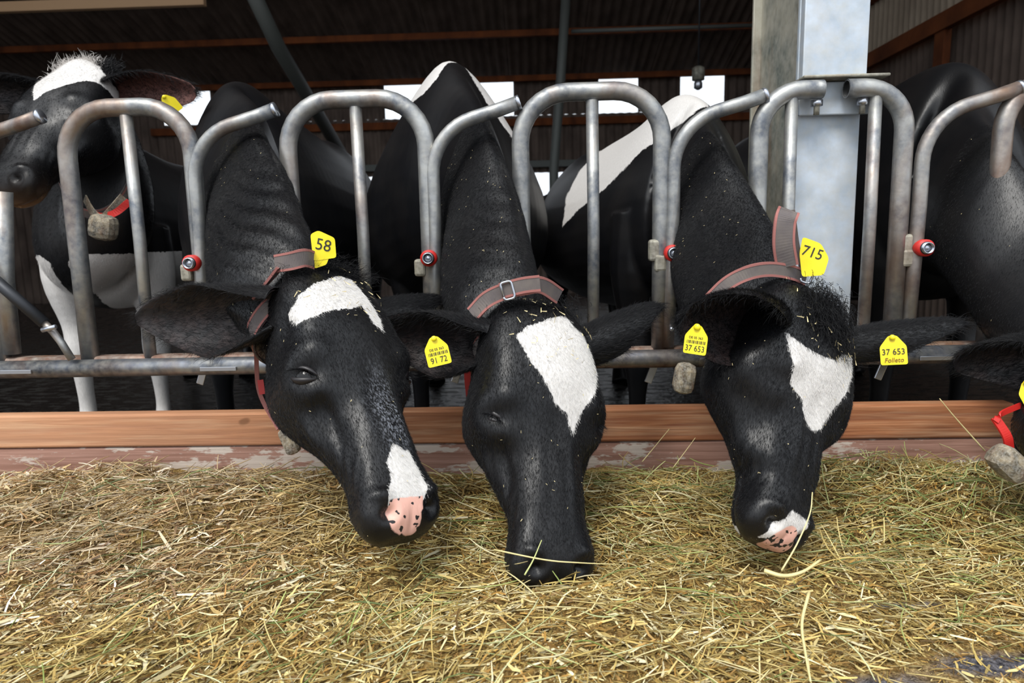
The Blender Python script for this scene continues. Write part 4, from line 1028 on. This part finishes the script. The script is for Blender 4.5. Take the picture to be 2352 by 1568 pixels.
# flecks of chaff caught in the coats
VV = []; QQ = []
for c, n in ((A, 130), (B_, 160), (C_, 160), (D_, 40)):
    k, w = sample(c.co, c.Q, region(c), n); P = interp(c.co, k, w); Nn = interp(c.N, k, w)
    top = hp3(c.M4, 0, .03, .0); near = np.linalg.norm(P-top, axis=1) < .16
    for i in range(n):
        t = nrm(np.cross(Nn[i], rng.normal(size=3))); s2 = np.cross(Nn[i], t); L_ = rng.uniform(.0010, .0028)*(1.8 if near[i] else 1); w_ = rng.uniform(.0003, .0007); o_ = P[i]+Nn[i]*.0045
        b0 = len(VV); VV += [o_-t*L_-s2*w_, o_+t*L_-s2*w_, o_+t*L_+s2*w_, o_-t*L_+s2*w_]; QQ.append((b0, b0+1, b0+2, b0+3))
    k, w = sample(c.co, c.Q, region(c) & (np.linalg.norm(c.co[c.Q].mean(1)-top, axis=1) < .12), 45); P = interp(c.co, k, w); Nn = interp(c.N, k, w)
    for i in range(45):
        t = nrm(np.cross(Nn[i], rng.normal(size=3))); s2 = np.cross(Nn[i], t); L_ = rng.uniform(.003, .009); w_ = rng.uniform(.0004, .0008); o_ = P[i]+Nn[i]*.009
        b0 = len(VV); VV += [o_-t*L_-s2*w_, o_+t*L_-s2*w_, o_+t*L_+s2*w_+Nn[i]*.002, o_-t*L_+s2*w_]; QQ.append((b0, b0+1, b0+2, b0+3))
fk = quick('coat_chaff', VV, QQ, simple('pale_chaff_fleck', rgb('#c9b98c'), .7), None, False); tag(fk, 'tiny pale chaff flecks caught in the coats of the near cows', 'chaff', kind='stuff')
# single stalks that stick out
def stalk(label, pts, r=.0012, mat=None):
    P = catmull(np.array(pts), 5); o = tube('hay_stalk', P, [r*(1-.5*i/len(P)) for i in range(len(P))], mat or M['stalk'], None, 6); return tag(o, label, 'stalk')
M['stalk'] = simple('pale_stalk', rgb('#d2c48c'), .5); M['stalk_green'] = simple('greenish_stalk', rgb('#b3b878'), .5)
stalk('long thin stalk leaning on the board near the right picture edge', [at(2262, 1035, 1.84), at(2195, 960, 1.86), at(2158, 915, 1.87)], .0022)
stalk('thin pale stalk leaning against the board between the middle cow and cow 715', [at(1475, 1060, 1.82), at(1500, 1030, 1.85), at(1537, 985, 1.88)], .0014)
stalk('short thin stalk leaning on the board left of the cow tagged 715', [at(1545, 1075, 1.80), at(1575, 1035, 1.82), at(1597, 1005, 1.84)], .0012)
stalk('green stalk with a bend rising right of the pink nosed cow', [at(1905, 1160, 1.55), at(1890, 1090, 1.6), at(1882, 1010, 1.64)], .0013, M['stalk_green'])
stalk('long pale stalk lying across the middle cow muzzle', [at(1135, 1262, 1.16), at(1250, 1285, 1.10), at(1330, 1292, 1.10), at(1425, 1296, 1.16)], .0015)
stalk('thin green stalk standing in front of the middle cow muzzle', [at(1205, 1320, 1.06), at(1225, 1285, 1.08), at(1244, 1240, 1.10)], .0015, M['stalk_green'])
stalk('bent pale stalk caught on the pink nose of the cow tagged 715', [at(1795, 1310, 1.07), at(1830, 1250, 1.09), at(1860, 1180, 1.12), at(1866, 1130, 1.14)], .0016)
stalk('thick curved pale stalk on the hay below the pink nosed cow', [at(1755, 1310, 1.10), at(1800, 1322, 1.09), at(1845, 1312, 1.10), at(1885, 1285, 1.14)], .0040)
stalk('bright split stalk lying on the hay in the lower right foreground', [at(1858, 1360, 1.06), at(1842, 1430, 1.0), at(1850, 1500, .94), at(1862, 1565, .89)], .0028)
print('hairs', HAIRN[0])
